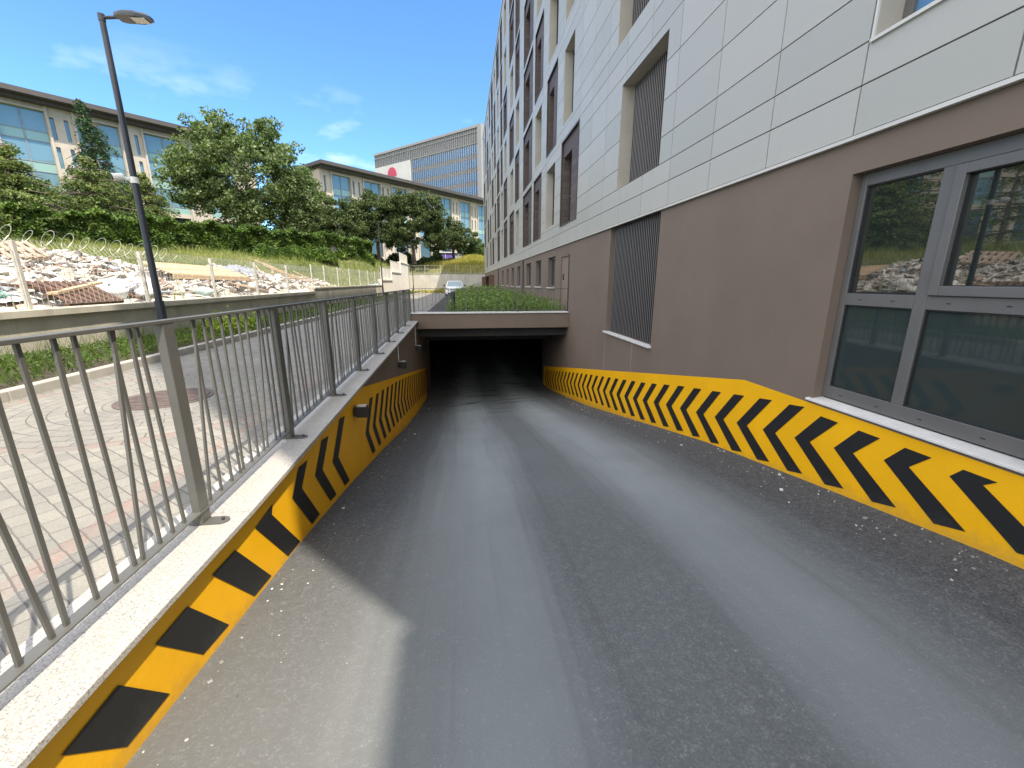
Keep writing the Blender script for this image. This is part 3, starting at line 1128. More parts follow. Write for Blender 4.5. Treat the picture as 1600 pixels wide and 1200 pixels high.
cols = [(11.6, 12.65), (13.5, 15.0), (15.85, 17.45), (18.0, 20.4), (21.85, 23.4), (24.0, 26.05), (27.4, 29.5), (30.3, 31.6), (32.7, 34.8),
        (36.0, 37.4), (38.5, 40.5), (42.0, 43.4), (44.9, 47.0), (48.4, 49.8), (51.2, 53.4)]
types = ['BPBBPBBPBPBBPBP', 'PBPBBPBPBBPBBPB', 'PPBBPBPBBPBPPBB', 'BPPBBPBBPBPBBPB', 'PBBPBBPBPBBPBBP', 'BPBBPBPBBPBBPBP']
holes = []   # (y0,y1,z0,z1,type,depth)
for k, row in enumerate(types):
    zb = 1.60 + 2.45 * k
    for (y0, y1), t in zip(cols, row):
        if k == 0 and y0 == 11.6:
            y0, y1 = 10.9, 12.73
        if t == 'B':
            holes.append((y0, y1, zb - .05, zb + 2.2, 'B'))
        else:
            c = (y0 + y1) / 2
            w = min(y1 - y0, 1.3)
            holes.append((c - w / 2, c + w / 2, zb + .15, zb + 1.95, 'P'))
holes += [(6.36, 8.08, 1.66, 3.37, 'V'), (6.40, 8.42, 4.10, 5.82, 'V'), (6.40, 8.42, 6.55, 8.27, 'V'),
          (1.35, 3.07, 1.66, 3.37, 'W')]


def in_hole(y, z, hs):
    return any(h[0] < y < h[1] and h[2] < z < h[3] for h in hs)


def top_z(y):
    return 26.3 if y < 24.0 else 16.45


b = MB()
bk = MB()
G = 0.0055
for i in range(len(vj) - 1):
    ya, yb = vj[i], vj[i + 1]
    for j in range(len(joints_z) - 1):
        za, zb = joints_z[j], joints_z[j + 1]
        tz = top_z((ya + yb) / 2)
        if za >= tz - .1:
            continue
        zb = min(zb, tz)
        hs = [h for h in holes if h[0] < yb and h[1] > ya and h[2] < zb and h[3] > za]
        cy = sorted(set([ya, yb] + [h[0] for h in hs if ya < h[0] < yb] + [h[1] for h in hs if ya < h[1] < yb]))
        cz = sorted(set([za, zb] + [h[2] for h in hs if za < h[2] < zb] + [h[3] for h in hs if za < h[3] < zb]))
        for a in range(len(cy) - 1):
            for c in range(len(cz) - 1):
                y0, y1, z0, z1 = cy[a], cy[a + 1], cz[c], cz[c + 1]
                if in_hole((y0 + y1) / 2, (z0 + z1) / 2, hs):
                    continue
                u0 = y0 + (G if y0 == ya else 0)
                u1 = y1 - (G if y1 == yb else 0)
                w0 = z0 + (G if z0 == za else 0)
                w1 = z1 - (G if z1 == zb else 0)
                bk.quad((XC + .022, y0, z0), (XC + .022, y0, z1), (XC + .022, y1, z1), (XC + .022, y1, z0))
                b.quad((XC, u0, w0), (XC, u0, w1), (XC, u1, w1), (XC, u1, w0))
                if y0 == ya:
                    b.quad((XC, u0, w0), (XC + .02, u0, w0), (XC + .02, u0, w1), (XC, u0, w1))
                if y1 == yb:
                    b.quad((XC, u1, w0), (XC, u1, w1), (XC + .02, u1, w1), (XC + .02, u1, w0))
                if z0 == za:
                    b.quad((XC, u0, w0), (XC, u1, w0), (XC + .02, u1, w0), (XC + .02, u0, w0))
                if z1 == zb:
                    b.quad((XC, u0, w1), (XC + .02, u0, w1), (XC + .02, u1, w1), (XC, u1, w1))
b.build('cladding', M['clad'], rb, weld=True)
bk.build('cladding_backing', M['joint'], rb)
b = MB()
b.box(XC - .012, WR - .004, -1.9, Y_END, 1.02, 1.046)
b.build('drip_trim', M['trim'], rb)


def reveal(mb, x0, x1, h, mi=0):
    y0, y1, z0, z1 = h[:4]
    mb.quad((x0, y0, z0), (x1, y0, z0), (x1, y0, z1), (x0, y0, z1), mi)
    mb.quad((x0, y1, z0), (x0, y1, z1), (x1, y1, z1), (x1, y1, z0), mi)
    mb.quad((x0, y0, z0), (x0, y1, z0), (x1, y1, z0), (x1, y0, z0), mi)
    mb.quad((x0, y0, z1), (x1, y0, z1), (x1, y1, z1), (x0, y1, z1), mi)


def frame(mb, x0, x1, y0, y1, z0, z1, w, mi=0):
    mb.box(x0, x1, y0, y0 + w, z0, z1, mi)
    mb.box(x0, x1, y1 - w, y1, z0, z1, mi)
    mb.box(x0, x1, y0 + w, y1 - w, z0, z0 + w, mi)
    mb.box(x0, x1, y0 + w, y1 - w, z1 - w, z1, mi)


D = 0.26
for h in holes:
    rvP, rvB = MB(), MB()
    y0, y1, z0, z1, t = h
    if t == 'B':
        reveal(rvB, XC - .012, XC + .05, h)
        frame(rvB, XC - .012, XC - .002, y0, y1, z0, z1, .03)
        q = MB()
        # boarded panel with a deep slot of glass at the far side
        gy0, gy1 = y0 + (y1 - y0) * .46, y1 - .10
        gz0, gz1 = z0 + .05, z1 - .42
        q.box(XC + .05, XC + .09, y0 + .001, gy0, z0 + .001, z1 - .001)
        q.box(XC + .05, XC + .09, gy1, y1 - .001, z0 + .001, z1 - .001)
        q.box(XC + .05, XC + .09, gy0, gy1, gz1, z1 - .001)
        q.box(XC + .05, XC + .09, gy0, gy1, z0 + .001, gz0)
        reveal(q, XC + .09, XC + D, (gy0, gy1, gz0, gz1))
        w = q.build('boarded_window', [M['boards']], rb)
        q = MB()
        frame(q, XC + D - .04, XC + D, gy0 + .002, gy1 - .002, gz0 + .002, gz1 - .002, .045)
        q.box(XC + D - .035, XC + D - .005, gy0 + .047, gy1 - .047, gz0 + .75, gz0 + .79)
        q.build('frame', M['dframe'], w)
        q = MB()
        q.box(XC + D - .015, XC + D - .008, gy0 + .04, gy1 - .04, gz0 + .04, gz1 - .04)
        q.build('pane', M['pane'], w)
    elif t == 'P':
        reveal(rvP, XC, XC + D + .02, h)
        q = MB()
        frame(q, XC + D - .03, XC + D + .02, y0 + .002, y1 - .002, z0 + .002, z1 - .002, .05)
        q.box(XC + D - .025, XC + D + .015, y0 + .052, y1 - .052, z0 + .62, z0 + .66)
        w = q.build('window', M['dframe'], rb)
        q = MB()
        q.box(XC + D, XC + D + .007, y0 + .045, y1 - .045, z0 + .045, z1 - .045)
        q.build('pane', M['pane'], w)
    elif t == 'V':
        reveal(rvP, XC, XC + D + .05, h)
        q = MB()
        n = 26
        for i in range(n):
            yy = y0 + .03 + (y1 - y0 - .06) * i / (n - 1)
            q.obox((XC + D - .02, yy, (z0 + z1) / 2), (.05, .014, z1 - z0 - .02), (0, 0, R(35)))
        lv = q.build('louvre_grille', M['louver'], rb)
        q = MB()
        q.quad((XC + D + .045, y0, z0), (XC + D + .045, y0, z1), (XC + D + .045, y1, z1), (XC + D + .045, y1, z0))
        q.build('grille_void', M['dark'], lv)
    elif t == 'W':
        reveal(rvP, XC, XC + D + .05, h)
        q = MB()
        frame(q, XC + .18, XC + .24, y0 + .002, y1 - .002, z0 + .002, z1 - .002, .07)
        q.box(XC + .18, XC + .24, 2.2, 2.28, z0 + .072, z1 - .072)
        w = q.build('window', M['frame'], rb)
        q = MB()
        q.box(XC + .205, XC + .212, y0 + .05, y1 - .05, z0 + .05, z1 - .05)
        q.build('pane', M['pane_dblue'], w)
        q = MB()
        q.box(XC - .02, XC + .0, y0 - .02, y1 + .02, z0 - .025, z0 - .002)
        q.box(XC - .012, XC + .0, y1 + .002, y1 + .02, z0, z1)
        q.build('sill_trim', M['trim'], w)
    if rvP.v:
        rvP.build('reveal', M['reveal'], lv if t == 'V' else w)
    if rvB.v:
        rvB.build('surround', M['brownmetal'], w)

# brown ground floor
bh = [(1.66, 3.08, -0.985, 0.785), (6.23, 8.36, -1.0, 1.04), (11.62, 12.56, -0.87, 0.70),
      (13.35, 14.5, -0.19, 0.78), (15.75, 16.95, -0.19, 0.78), (18.1, 19.45, -0.21, 0.78),
      (21.5, 22.8, -0.25, 0.77), (24.2, 25.4, -0.25, 0.77), (26.95, 28.1, -0.25, 0.78), (30.3, 31.5, -.25, .78),
      (39.3, 54.6, -1.38, 0.62)]
b = MB()
cy = sorted(set([-1.9, 15.3, Y_END] + [h[0] for h in bh] + [h[1] for h in bh]))
for i in range(len(cy) - 1):
    y0, y1 = cy[i], cy[i + 1]
    ym = (y0 + y1) / 2
    cz = [-4.0 if y0 < 15.29 else -1.5, 1.02]
    for h in bh:
        if h[0] < ym < h[1]:
            cz = [cz[0], h[2], h[3], 1.02]
    for c in range(0, len(cz), 2):
        b.quad((WR, y0, cz[c]), (WR, y0, cz[c + 1]), (WR, y1, cz[c + 1]), (WR, y1, cz[c]))
for h in bh:
    reveal(b, WR, WR + (.13 if h[0] < 3 else .16 if h[1] < 30 else 2.5), h)
b.build('plinth_wall', M['brown'], rb)


def bandR(y):
    return lerp(y, [-5, 3.94, 14.73], [-1.012, -1.012, -3.03])


def zt_r(y):
    return lerp(y, [0, 1.99, 2.77, 3.55, 4.34, 5.53, 6.72, 8.38, 10.02, 12.11, 13.83, 15.1], [-1.05, -1.16, -1.30, -1.43, -1.56, -1.76, -2.0, -2.29, -2.58, -2.97, -3.31, -3.55])


b = MB()
X1, X2 = WR - 0.004, WR - 0.008
ys = sorted(set([round(v, 3) for v in np.arange(-1.9, 14.9, 0.35)] + [3.94, 14.9]))
for i in range(len(ys) - 1):
    y0, y1 = ys[i], ys[i + 1]
    t0, t1 = bandR(y0), bandR(y1)
    b.quad((X1, y0, zr(y0) - .15), (X1, y0, t0), (X1, y1, t1), (X1, y1, zr(y1) - .15), 0)
t = 0.42
while t < 15.0:
    z = zt_r(t)
    w = 0.165 if t < 8 else 0.15
    sl = -0.17
    cap = -1.09
    f = min(1.0, max(0.12, (cap - z) / 0.36)) if z + .36 > cap else 1.0
    wu = w
    b.quad((X2, t, z), (X2, t - .29 * f, z + .36 * f), (X2, t - .29 * f - wu, z + .36 * f - wu * sl * (f if f > .9 else 0)), (X2, t - w, z - w * sl * .9), 1)
    b.quad((X2, t, z), (X2, t - w, z - w * sl * .9), (X2, t - .38 - w, z - .245 - w * sl), (X2, t - .38, z - .245 - .02), 1)
    t += 0.3945
b.build('painted_band', [M['yellow'], M['black']], rb)

# the big window near the camera
wx = WR + .08
y0, y1, z0, z1 = 1.66, 3.08, -0.985, 0.785
q = MB()
q.box(wx, wx + .07, y1 - .055, y1 - .002, z0 + .04, z1 - .002)
q.box(wx, wx + .07, y0 + .002, y0 + .05, z0 + .04, z1 - .002)
q.box(wx, wx + .07, y0 + .05, y1 - .055, z1 - .09, z1 - .002)
q.box(wx, wx + .07, y0 + .05, y1 - .055, z0 + .04, z0 + .14)
q.box(wx, wx + .07, 2.43, 2.51, z0 + .14, z1 - .09)
q.box(wx, wx + .07, y0 + .05, 2.43, -.18, -.09)
q.box(wx, wx + .07, 2.51, y1 - .055, -.18, -.09)
wbig = q.build('corner_window', M['frame'], rb, bevel=.004)
q = MB()
frame(q, wx - .02, wx + .05, y0 + .055, 2.425, -.088, z1 - .095, .06)
q.build('sash', M['frame'], wbig, bevel=.004)
for nm, a0, a1, c0, c1, m in (('upper_pane', 2.51, y1 - .055, -.09, z1 - .09, 'pane'), ('upper_pane', y0 + .11, 2.37, -.03, z1 - .15, 'pane'),
                              ('lower_pane', 2.51, y1 - .055, z0 + .14, -.18, 'pane_low'), ('lower_pane', y0 + .05, 2.43, z0 + .14, -.18, 'pane_low')):
    q = MB()
    q.box(wx + .03, wx + .036, a0 - .01, a1 + .01, c0 - .01, c1 + .01)
    q.build(nm, M[m], wbig)
    q = MB()
    frame(q, wx + .012, wx + .03, a0 + .0, a1 - .0, c0 + .0, c1 - .0, .008)
    q.build('gasket', M['blackpl'], wbig)
q = MB()
for yy, zz in ((2.9, -.135), (2.65, -.135), (2.3, -.135), (2.0, -.135), (1.8, -.135), (2.9, z0 + .085), (2.6, z0 + .085), (2.3, z0 + .085), (1.95, z0 + .085)):
    q.box(wx - .002, wx + .001, yy - .012, yy + .012, zz - .003, zz + .003)
q.build('drain_slots', M['blackpl'], wbig)
q = MB()
q.prism([(WR - .03, z0 - .004), (wx + .02, z0 + .012), (wx + .02, z0 + .030), (WR - .03, z0 + .014)], 'y', 1.64, 3.12)
q.build('sill', M['sill'], wbig, bevel=.003)
# ground floor louvre
q = MB()
n = 30
for i in range(n):
    yy = 6.27 + (8.32 - 6.27) * i / (n - 1)
    q.obox((WR + .11, yy, .02), (.05, .013, 2.03), (0, 0, R(35)))
lv = q.build('tall_louvre_grille', M['louver'], rb)
q = MB()
q.quad((WR + .155, 6.23, -1.0), (WR + .155, 6.23, 1.04), (WR + .155, 8.36, 1.04), (WR + .155, 8.36, -1.0))
q.build('grille_void', M['dark'], lv)
q = MB()
q.box(WR - .05, WR + .07, 6.20, 8.40, -1.03, -0.999)
q.build('sill', M['sill'], lv, bevel=.003)
for yy in (8.36, 6.95):
    q = MB()
    q.box(WR - .002, WR + .001, yy - .012, yy + .012, bandR(yy) + .01, -1.031)
    q.build('run_mark', basic('pale_run', (.24, .205, .18), .7, .1), rb)
# a door and small windows
q = MB()
q.box(WR + .03, WR + .075, 11.63, 12.55, -.86, .69)
dr = q.build('door', basic('pinkish_brown_door', (0.21, 0.155, 0.13), .6, .08, 3), rb)
q = MB()
q.box(WR + .005, WR + .03, 12.28, 12.34, .05, .22)
q.build('door_handle', M['blackpl'], dr)
q = MB()
q.box(WR - .02, WR, 11.56, 11.61, -.87, .74)
q.build('door_trim', M['dframe'], dr)
for h in bh[3:10]:
    y0, y1, z0, z1 = h
    q = MB()
    frame(q, WR + .10, WR + .15, y0 + .002, y1 - .002, z0 + .002, z1 - .002, .06)
    q.box(WR + .105, WR + .145, (y0 + y1) / 2 - .03, (y0 + y1) / 2 + .03, z0 + .062, z1 - .062)
    w = q.build('ground_floor_window', M['frame'], rb)
    q = MB()
    q.box(WR + .12, WR + .127, y0 + .05, y1 - .05, z0 + .05, z1 - .05)
    q.build('pane', M['pane'], w)
    q = MB()
    q.box(WR - .05, WR + .10, y0 - .02, y1 + .02, z0 - .03, z0 - .001)
    q.build('sill', M['sill'], w)
for yy in (20.3, 34.2):
    q = MB()
    q.tube((WR - .06, yy, -1.0), (WR - .06, yy, 1.01), .05, n=10)
    q.build('downpipe', M['brownmetal'], rb)
q = MB()
q.quad((WR + 2.45, 39.3, -1.38), (WR + 2.45, 39.3, .62), (WR + 2.45, 54.6, .62), (WR + 2.45, 54.6, -1.38))
q.build('entrance_void', M['dark'], rb)
q = MB()
q.box(WR - .45, WR + .05, 53.9, 54.3, -1.35, .60)
q.build('entrance_screen', M['rust'], rb)
q = MB()
q.box(WR - .45, WR + .05, 39.3, 39.7, -.4, .62)
q.build('entrance_screen', M['rust'], rb)
q = MB()
q.box(WR - 1.9, WR + .02, 35.6, 36.4, -.52, -.42)
q.box(WR - 1.8, WR - 1.65, 35.8, 36.0, -1.36, -.52)
q.build('entrance_canopy', M['louver'], rb)
# body, roof and the lower wing behind the camera
q = MB()
q.box(3.3, 19, -1.9, 24.0, -1.55, 26.2)
q.box(3.3, 19, 24.0, Y_END - .02, 1.2, 16.4)
q.box(6.0, 19, 24.0, Y_END - .02, -1.5, 1.2)
q.box(XC + .025, 3.3, Y_END - .3, Y_END - .004, 1.06, 16.4)
q.box(XC + .025, 3.3, -1.895, -1.6, -1.5, 26.2)
q.box(XC + .025, 3.3, 23.9, 23.996, 16.5, 26.2)
q.build('building_body', M['clad'], rb)
q = MB()
q.box(XC - .04, 19.1, 24.002, Y_END + .05, 16.452, 16.56)
q.box(XC - .04, 19.1, -1.95, 24.05, 26.31, 26.42)
q.build('parapet', M['trim'], rb)
q = MB()
q.box(XC, 19, -18, -1.95, -1.5, 7.25)
tag(q.build('side_wing', M['clad'], rb), 'lower wing behind the camera')

# ------------------------------------------------------------------ left street side: boundary wall, fence
bw = root('boundary_wall', (-7, 10, -1.2), 'long weathered concrete boundary wall with dark stains along the left side of the street', 'wall')
b = MB()
b.box(-7.15, -6.93, -6, 20.9, -1.6, -0.56)
b.box(-7.15, -6.93, 20.902, 38.0, -1.6, -0.34)
b.build('wall_body', M['conc'], bw)
b = MB()
y = -6.0
while y < 20.85:
    b.box(-7.20, -6.84, y + .003, min(y + 2.6, 20.9) - .003, -0.558, -0.44)
    y += 2.6
b.box(-7.2, -6.88, 20.905, 38.0, -0.338, -0.26)
b.build('wall_coping', M['conc'], bw, bevel=.008)
b = MB()
for y0, y1, zt in ((38.0, 43.5, .1), (43.5, 50.0, .9), (50.0, 57.0, 2.1)):
    b.box(-7.2, -6.9, y0, y1 - .002, -1.6, zt)
    b.box(-7.28, -6.82, y0, y1 - .002, zt + .002, zt + .10)
st = tag(b.build('stepped_wall', basic('bright_concrete', (0.74, 0.70, 0.62), .85, .1, 1.2, bumps=.2, bscale=30, streaks=.15)), 'pale concrete wall climbing in steps at the far left end of the street', 'wall')
b = MB()
b.box(-7.2, WR + 3, 57.0, 57.3, -1.6, 0.93)
b.box(-7.2, WR + 3, 56.96, 57.34, 0.932, 0.99)
tag(b.build('end_wall', M['conc2']), 'sunlit pale concrete wall closing the far end of the street behind the white car', 'wall')


def mesh_panel(b, p0, p1, z0, z1, bend, step=.11, r=.003, hstep=.2):
    """welded mesh between two posts, its top bent towards the street"""
    p0, p1 = Vector(p0), Vector(p1)
    n = max(2, int((p1 - p0).length / step))
    nrm = Vector((1, 0, 0))
    for i in range(n + 1):
        p = p0.lerp(p1, i / n)
        b.beam((p.x, p.y, z0), (p.x, p.y, z1), r * 2, r * 2)
        if bend:
            b.beam((p.x, p.y, z1), (p.x - bend, p.y, z1 + .2), r * 2, r * 2)
    z = z0
    while z <= z1 + .001:
        b.beam((p0.x, p0.y, z), (p1.x, p1.y, z), r * 2, r * 2)
        z += hstep
    if bend:
        b.beam((p0.x - bend, p0.y, z1 + .2), (p1.x - bend, p1.y, z1 + .2), r * 2, r * 2)


fe = root('mesh_fence', (-7, 10, -.44), 'welded wire mesh fence with pale posts and bent top on the weathered boundary wall', 'fence')
fy = [2.48, 5.08, 7.68, 10.32, 12.96, 15.5, 18.1]
for y in fy:
    b = MB()
    b.box(-7.03, -6.965, y - .03, y + .03, -.44, .63)
    b.build('post', M['post'], fe, bevel=.004)
for i in range(len(fy) - 1):
    b = MB()
    mesh_panel(b, (-6.99, fy[i] + .035, 0), (-6.99, fy[i + 1] - .035, 0), -.38, .47, .14, .10, .003, .17)
    b.build('mesh_panel', M['wire'], fe)
b = MB()
mesh_panel(b, (-6.99, 18.135, 0), (-6.99, 20.75, 0), -.38, .47, .14, .10, .003, .17)
b.build('mesh_panel', M['wire'], fe)
fe2 = root('mesh_fence', (-7, 28, -.26), 'straight wire mesh fence with slim posts on the higher plain stretch of boundary wall', 'fence')
fy = [20.95, 22.8, 25.2, 27.7, 30.4, 33.0, 35.5, 38.0]
for y in fy:
    b = MB()
    b.box(-7.02, -6.975, y - .025, y + .025, -.26, .80)
    b.build('post', M['post'], fe2)
for i in range(len(fy) - 1):
    b = MB()
    mesh_panel(b, (-7, fy[i], 0), (-7, fy[i + 1], 0), -.22, .76, 0, .15, .0038, .25)
    b.build('mesh_panel', M['wire'], fe2)
fe3 = root('slat_fence', (-7, 47, .9), 'pale slatted fence in steps on top of the stepped far wall', 'fence')
for y0, y1, zt in ((38.2, 43.4, .2), (43.6, 49.9, 1.0), (50.1, 56.9, 2.2)):
    b = MB()
    y = y0
    while y < y1:
        b.box(-7.02, -6.98, y, y + .07, zt + .003, zt + 1.0)
        y += .28
    b.box(-7.03, -6.99, y0, y1, zt + 1.0, zt + 1.06)
    b.build('slat_panel', M['conc2'], fe3)
fe4 = root('mesh_fence', (-2, 57.15, .99), 'thin wire fence with slim posts on the sunlit end wall', 'fence')
for i in range(6):
    x = -6.8 + i * 2.0
    b = MB()
    b.box(x - .03, x + .03, 57.12, 57.18, .991, 2.1)
    b.build('post', M['wire'], fe4)
b = MB()
for z in (1.2, 1.6, 2.05):
    b.beam((-6.8, 57.15, z), (3.2, 57.15, z), .02, .02)
x = -6.8
while x < 3.2:
    b.beam((x, 57.15, 1.0), (x, 57.15, 2.05), .012, .012)
    x += .4
b.build('wire_panel', M['wire'], fe4)

# razor wire coils above the near fence
b = MB()
pts = []
nturn = 24
for i in range(nturn * 14 + 1):
    t = i / 14
    y = 3.0 + t * .36
    rr_ = .17 + .025 * math.sin(t * 2.1)
    pts.append((-7.18 + rr_ * math.cos(2 * math.pi * t) * .9, y + .12 * math.sin(2 * math.pi * t * 1.0), 0.78 + rr_ * math.sin(2 * math.pi * t) - .006 * t))
b.path(pts, .0032, n=4)
tag(b.build('razor_wire', M['wire']), 'loose coils of razor wire running along the top of the near fence', 'razor wire')

# ------------------------------------------------------------------ street lamps
def lamp(name, x, y, z0, z1, label, r0, r1, arm, headlen, group=None):
    r = root(name, (x, y, z0), label, 'street lamp', group)
    q = MB()
    q.tube((x, y, z0), (x, y, z0 + .9), r0 * 1.35, r0 * 1.3, 14)
    q.tube((x, y, z0 + .9), (x, y, z1), r0, r1, 14)
    q.build('pole', M['pole'], r, smooth=False)
    q = MB()
    q.tube((x, y, z1 - .02), (x, y, z1 + .08), r1 * 1.15, r1 * 1.15, 12)
    q.tube((x, y, z1 + .03), (x + arm, y, z1 + .05), r1 * .62, r1 * .55, 10)
    q.build('arm', M['pole'], r)
    q = MB()
    hx = x + arm
    w = .13
    out = [(hx - .02, -w * .75), (hx + .06, -w), (hx + headlen * .62, -w), (hx + headlen, -w * .35), (hx + headlen, w * .35), (hx + headlen * .62, w), (hx + .06, w), (hx - .02, w * .75)]
    k = len(q.v)
    n = len(out)
    for zz, s in ((.03, 1.0), (.075, .96), (.115, .7)):
        cx_ = hx + headlen * .45
        q.v += [(cx_ + (u - cx_) * s, y + v * s, z1 + zz) for u, v in out]
    for L_ in range(2):
        for i in range(n):
            j = (i + 1) % n
            q.f.append((k + L_ * n + i, k + L_ * n + j, k + (L_ + 1) * n + j, k + (L_ + 1) * n + i))
            q.m.append(0)
    q.f.append(tuple(k + i for i in reversed(range(n))))
    q.f.append(tuple(k + 2 * n + i for i in range(n)))
    q.m += [0, 0]
    hd = q.build('lamp_head', M['pole'], r)
    q = MB()
    q.box(hx + headlen * .42, hx + headlen * .85, y - w * .62, y + w * .62, z1 + .018, z1 + .029)
    q.build('led_panel', M['lens'], hd)
    return r


lamp('street_lamp', -5.68, 8.64, -1.25, 4.12, 'tall dark street lamp rising behind the railing beside the boundary wall', .058, .042, .26, .50)
lamp('street_lamp', -6.55, 36.2, -1.35, 4.6, 'small distant street lamp by the end of the fence in front of the round pines', .05, .035, .35, .45)
lamp('street_lamp', -6.3, 56.3, -1.35, 5.1, 'faint farthest street lamp where the stepped wall meets the end wall', .05, .035, .3, .4)
cc = root('security_camera', (-5.75, 8.6, 1.65), 'white security camera clamped to the tall street lamp pole', 'camera')
b = MB()
b.tube((-5.68, 8.64, 1.68), (-5.68, 8.64, 1.78), .063, .063, 14)
b.build('clamp', M['white'], cc)
b = MB()
b.tube((-5.73, 8.60, 1.74), (-5.80, 8.56, 1.74), .025, .025, 8)
b.tube((-5.79, 8.56, 1.77), (-5.90, 8.47, 1.745), .055, .06, 12)
b.build('camera_housing', M['white'], cc)
b = MB()
b.tube((-5.90, 8.47, 1.745), (-5.915, 8.458, 1.741), .045, .045, 12)
b.build('lens', M['blackpl'], cc)

# manhole
mh = root('manhole', (-3.35, 4.9, STREET_Z), 'round rusty brown manhole cover in the ringed block paving behind the railing', 'manhole cover')
b = MB()
b.tube((-3.35, 4.9, -1.30), (-3.35, 4.9, -1.270), .45, .45, 40)
b.build('ring', M['iron'], mh)
b = MB()
b.tube((-3.35, 4.9, -1.268), (-3.35, 4.9, -1.262), .40, .40, 40)
for i in range(-5, 6):
    w = math.sqrt(max(0, .36 ** 2 - (i * .065) ** 2))
    b.box(-3.35 - w, -3.35 + w, 4.9 + i * .065 - .012, 4.9 + i * .065 + .012, -1.2615, -1.256)
b.build('cover', M['iron'], mh)

# ------------------------------------------------------------------ parked car
car = root('parked_car', (-0.72, 41.3, -1.39), 'white hatchback parked at the end of the street facing the camera', 'car')
cx0, cy0, cz0 = -0.72, 41.3, -1.39
sec = [(-2.1, .30, .62, .70), (-2.02, .24, .76, .80), (-1.75, .22, .88, .86), (-1.1, .2, .98, .88), (-.4, .2, 1.02, .89), (1.2, .2, 1.03, .89), (1.9, .24, 1.0, .85), (2.08, .34, .9, .76)]
b = MB()


def ring_pts(yo, zb, zt, hw):
    h = zt - zb
    return [(-hw * .86, zb), (-hw, zb + h * .25), (-hw, zb + h * .62), (-hw * .9, zb + h * .93), (-hw * .6, zt), (0, zt + .015), (hw * .6, zt), (hw * .9, zb + h * .93), (hw, zb + h * .62), (hw, zb + h * .25), (hw * .86, zb)]


def loft(b, secs, mi=0):
    k = len(b.v)
    n = len(secs[0][1])
    for yo, pts in secs:
        b.v += [(cx0 + u, cy0 + yo, cz0 + v) for u, v in pts]
    for i in range(len(secs) - 1):
        for j in range(n):
            j2 = (j + 1) % n
            b.f.append((k + i * n + j, k + i * n + j2, k + (i + 1) * n + j2, k + (i + 1) * n + j))
            b.m.append(mi)
    b.f.append(tuple(k + j for j in reversed(range(n))))
    b.f.append(tuple(k + (len(secs) - 1) * n + j for j in range(n)))
    b.m += [mi, mi]


loft(b, [(s[0], ring_pts(*s)) for s in sec])
gsec = [(-1.0, .95, .97, .80), (-.35, .95, 1.42, .66), (.1, .95, 1.49, .64), (1.2, .95, 1.47, .62), (1.85, .95, 1.05, .72)]
loft(b, [(s[0], [(-.80, .95), (-s[3], s[2] - .03), (-s[3] * .8, s[2]), (s[3] * .8, s[2]), (s[3], s[2] - .03), (.80, .95)]) for s in gsec])
b.build('body', M['carwhite'], car, smooth=False, bevel=.015)
b = MB()
P_ = lambda u, yo, v: (cx0 + u, cy0 + yo, cz0 + v)
b.quad(P_(-.70, -1.0, 1.0), P_(.70, -1.0, 1.0), P_(.60, -.40, 1.405), P_(-.60, -.40, 1.405))
b.build('windscreen', M['pane_blue'], car)
for s in (-1, 1):
    b = MB()
    b.quad(P_(s * .812, -.75, 1.05), P_(s * .812, 1.3, 1.05), P_(s * .67, 1.1, 1.40), P_(s * .67, -.3, 1.38))
    b.build('side_window', M['pane'], car)
    b = MB()
    b.prism([(cx0 + s * .80, cz0 + .70), (cx0 + s * .46, cz0 + .66), (cx0 + s * .50, cz0 + .76), (cx0 + s * .80, cz0 + .84)], 'y', cy0 - 2.10, cy0 - 1.85)
    b.build('headlight', M['lampglass'], car)
    b = MB()
    b.obox(P_(s * .98, -.62, 1.04), (.18, .10, .13), (0, 0, 0))
    b.build('wing_mirror', M['blackpl'], car, bevel=.02)
    for yo in (-1.3, 1.3):
        b = MB()
        b.tube(P_(s * .66, yo, .32), P_(s * .88, yo, .32), .32, .32, 24)
        w = b.build('wheel', M['tyre'], car)
        b = MB()
        b.tube(P_(s * .881, yo, .32), P_(s * .89, yo, .32), .2, .2, 20)
        b.build('rim', M['chrome'], w)
b = MB()
b.box(cx0 - .62, cx0 + .62, cy0 - 2.13, cy0 - 2.0, cz0 + .24, cz0 + .40)
b.build('lower_grille', M['blackpl'], car)
b = MB()
b.box(cx0 - .40, cx0 + .40, cy0 - 2.12, cy0 - 2.0, cz0 + .62, cz0 + .70)
b.build('upper_grille', M['blackpl'], car)
b = MB()
b.box(cx0 - .26, cx0 + .26, cy0 - 2.145, cy0 - 2.132, cz0 + .44, cz0 + .55)
b.build('number_plate', M['white'], car)

# ------------------------------------------------------------------ distant stone office blocks
U = Vector((math.sin(R(43.7)), math.cos(R(43.7)), 0))
NN = Vector((U.y, -U.x, 0))


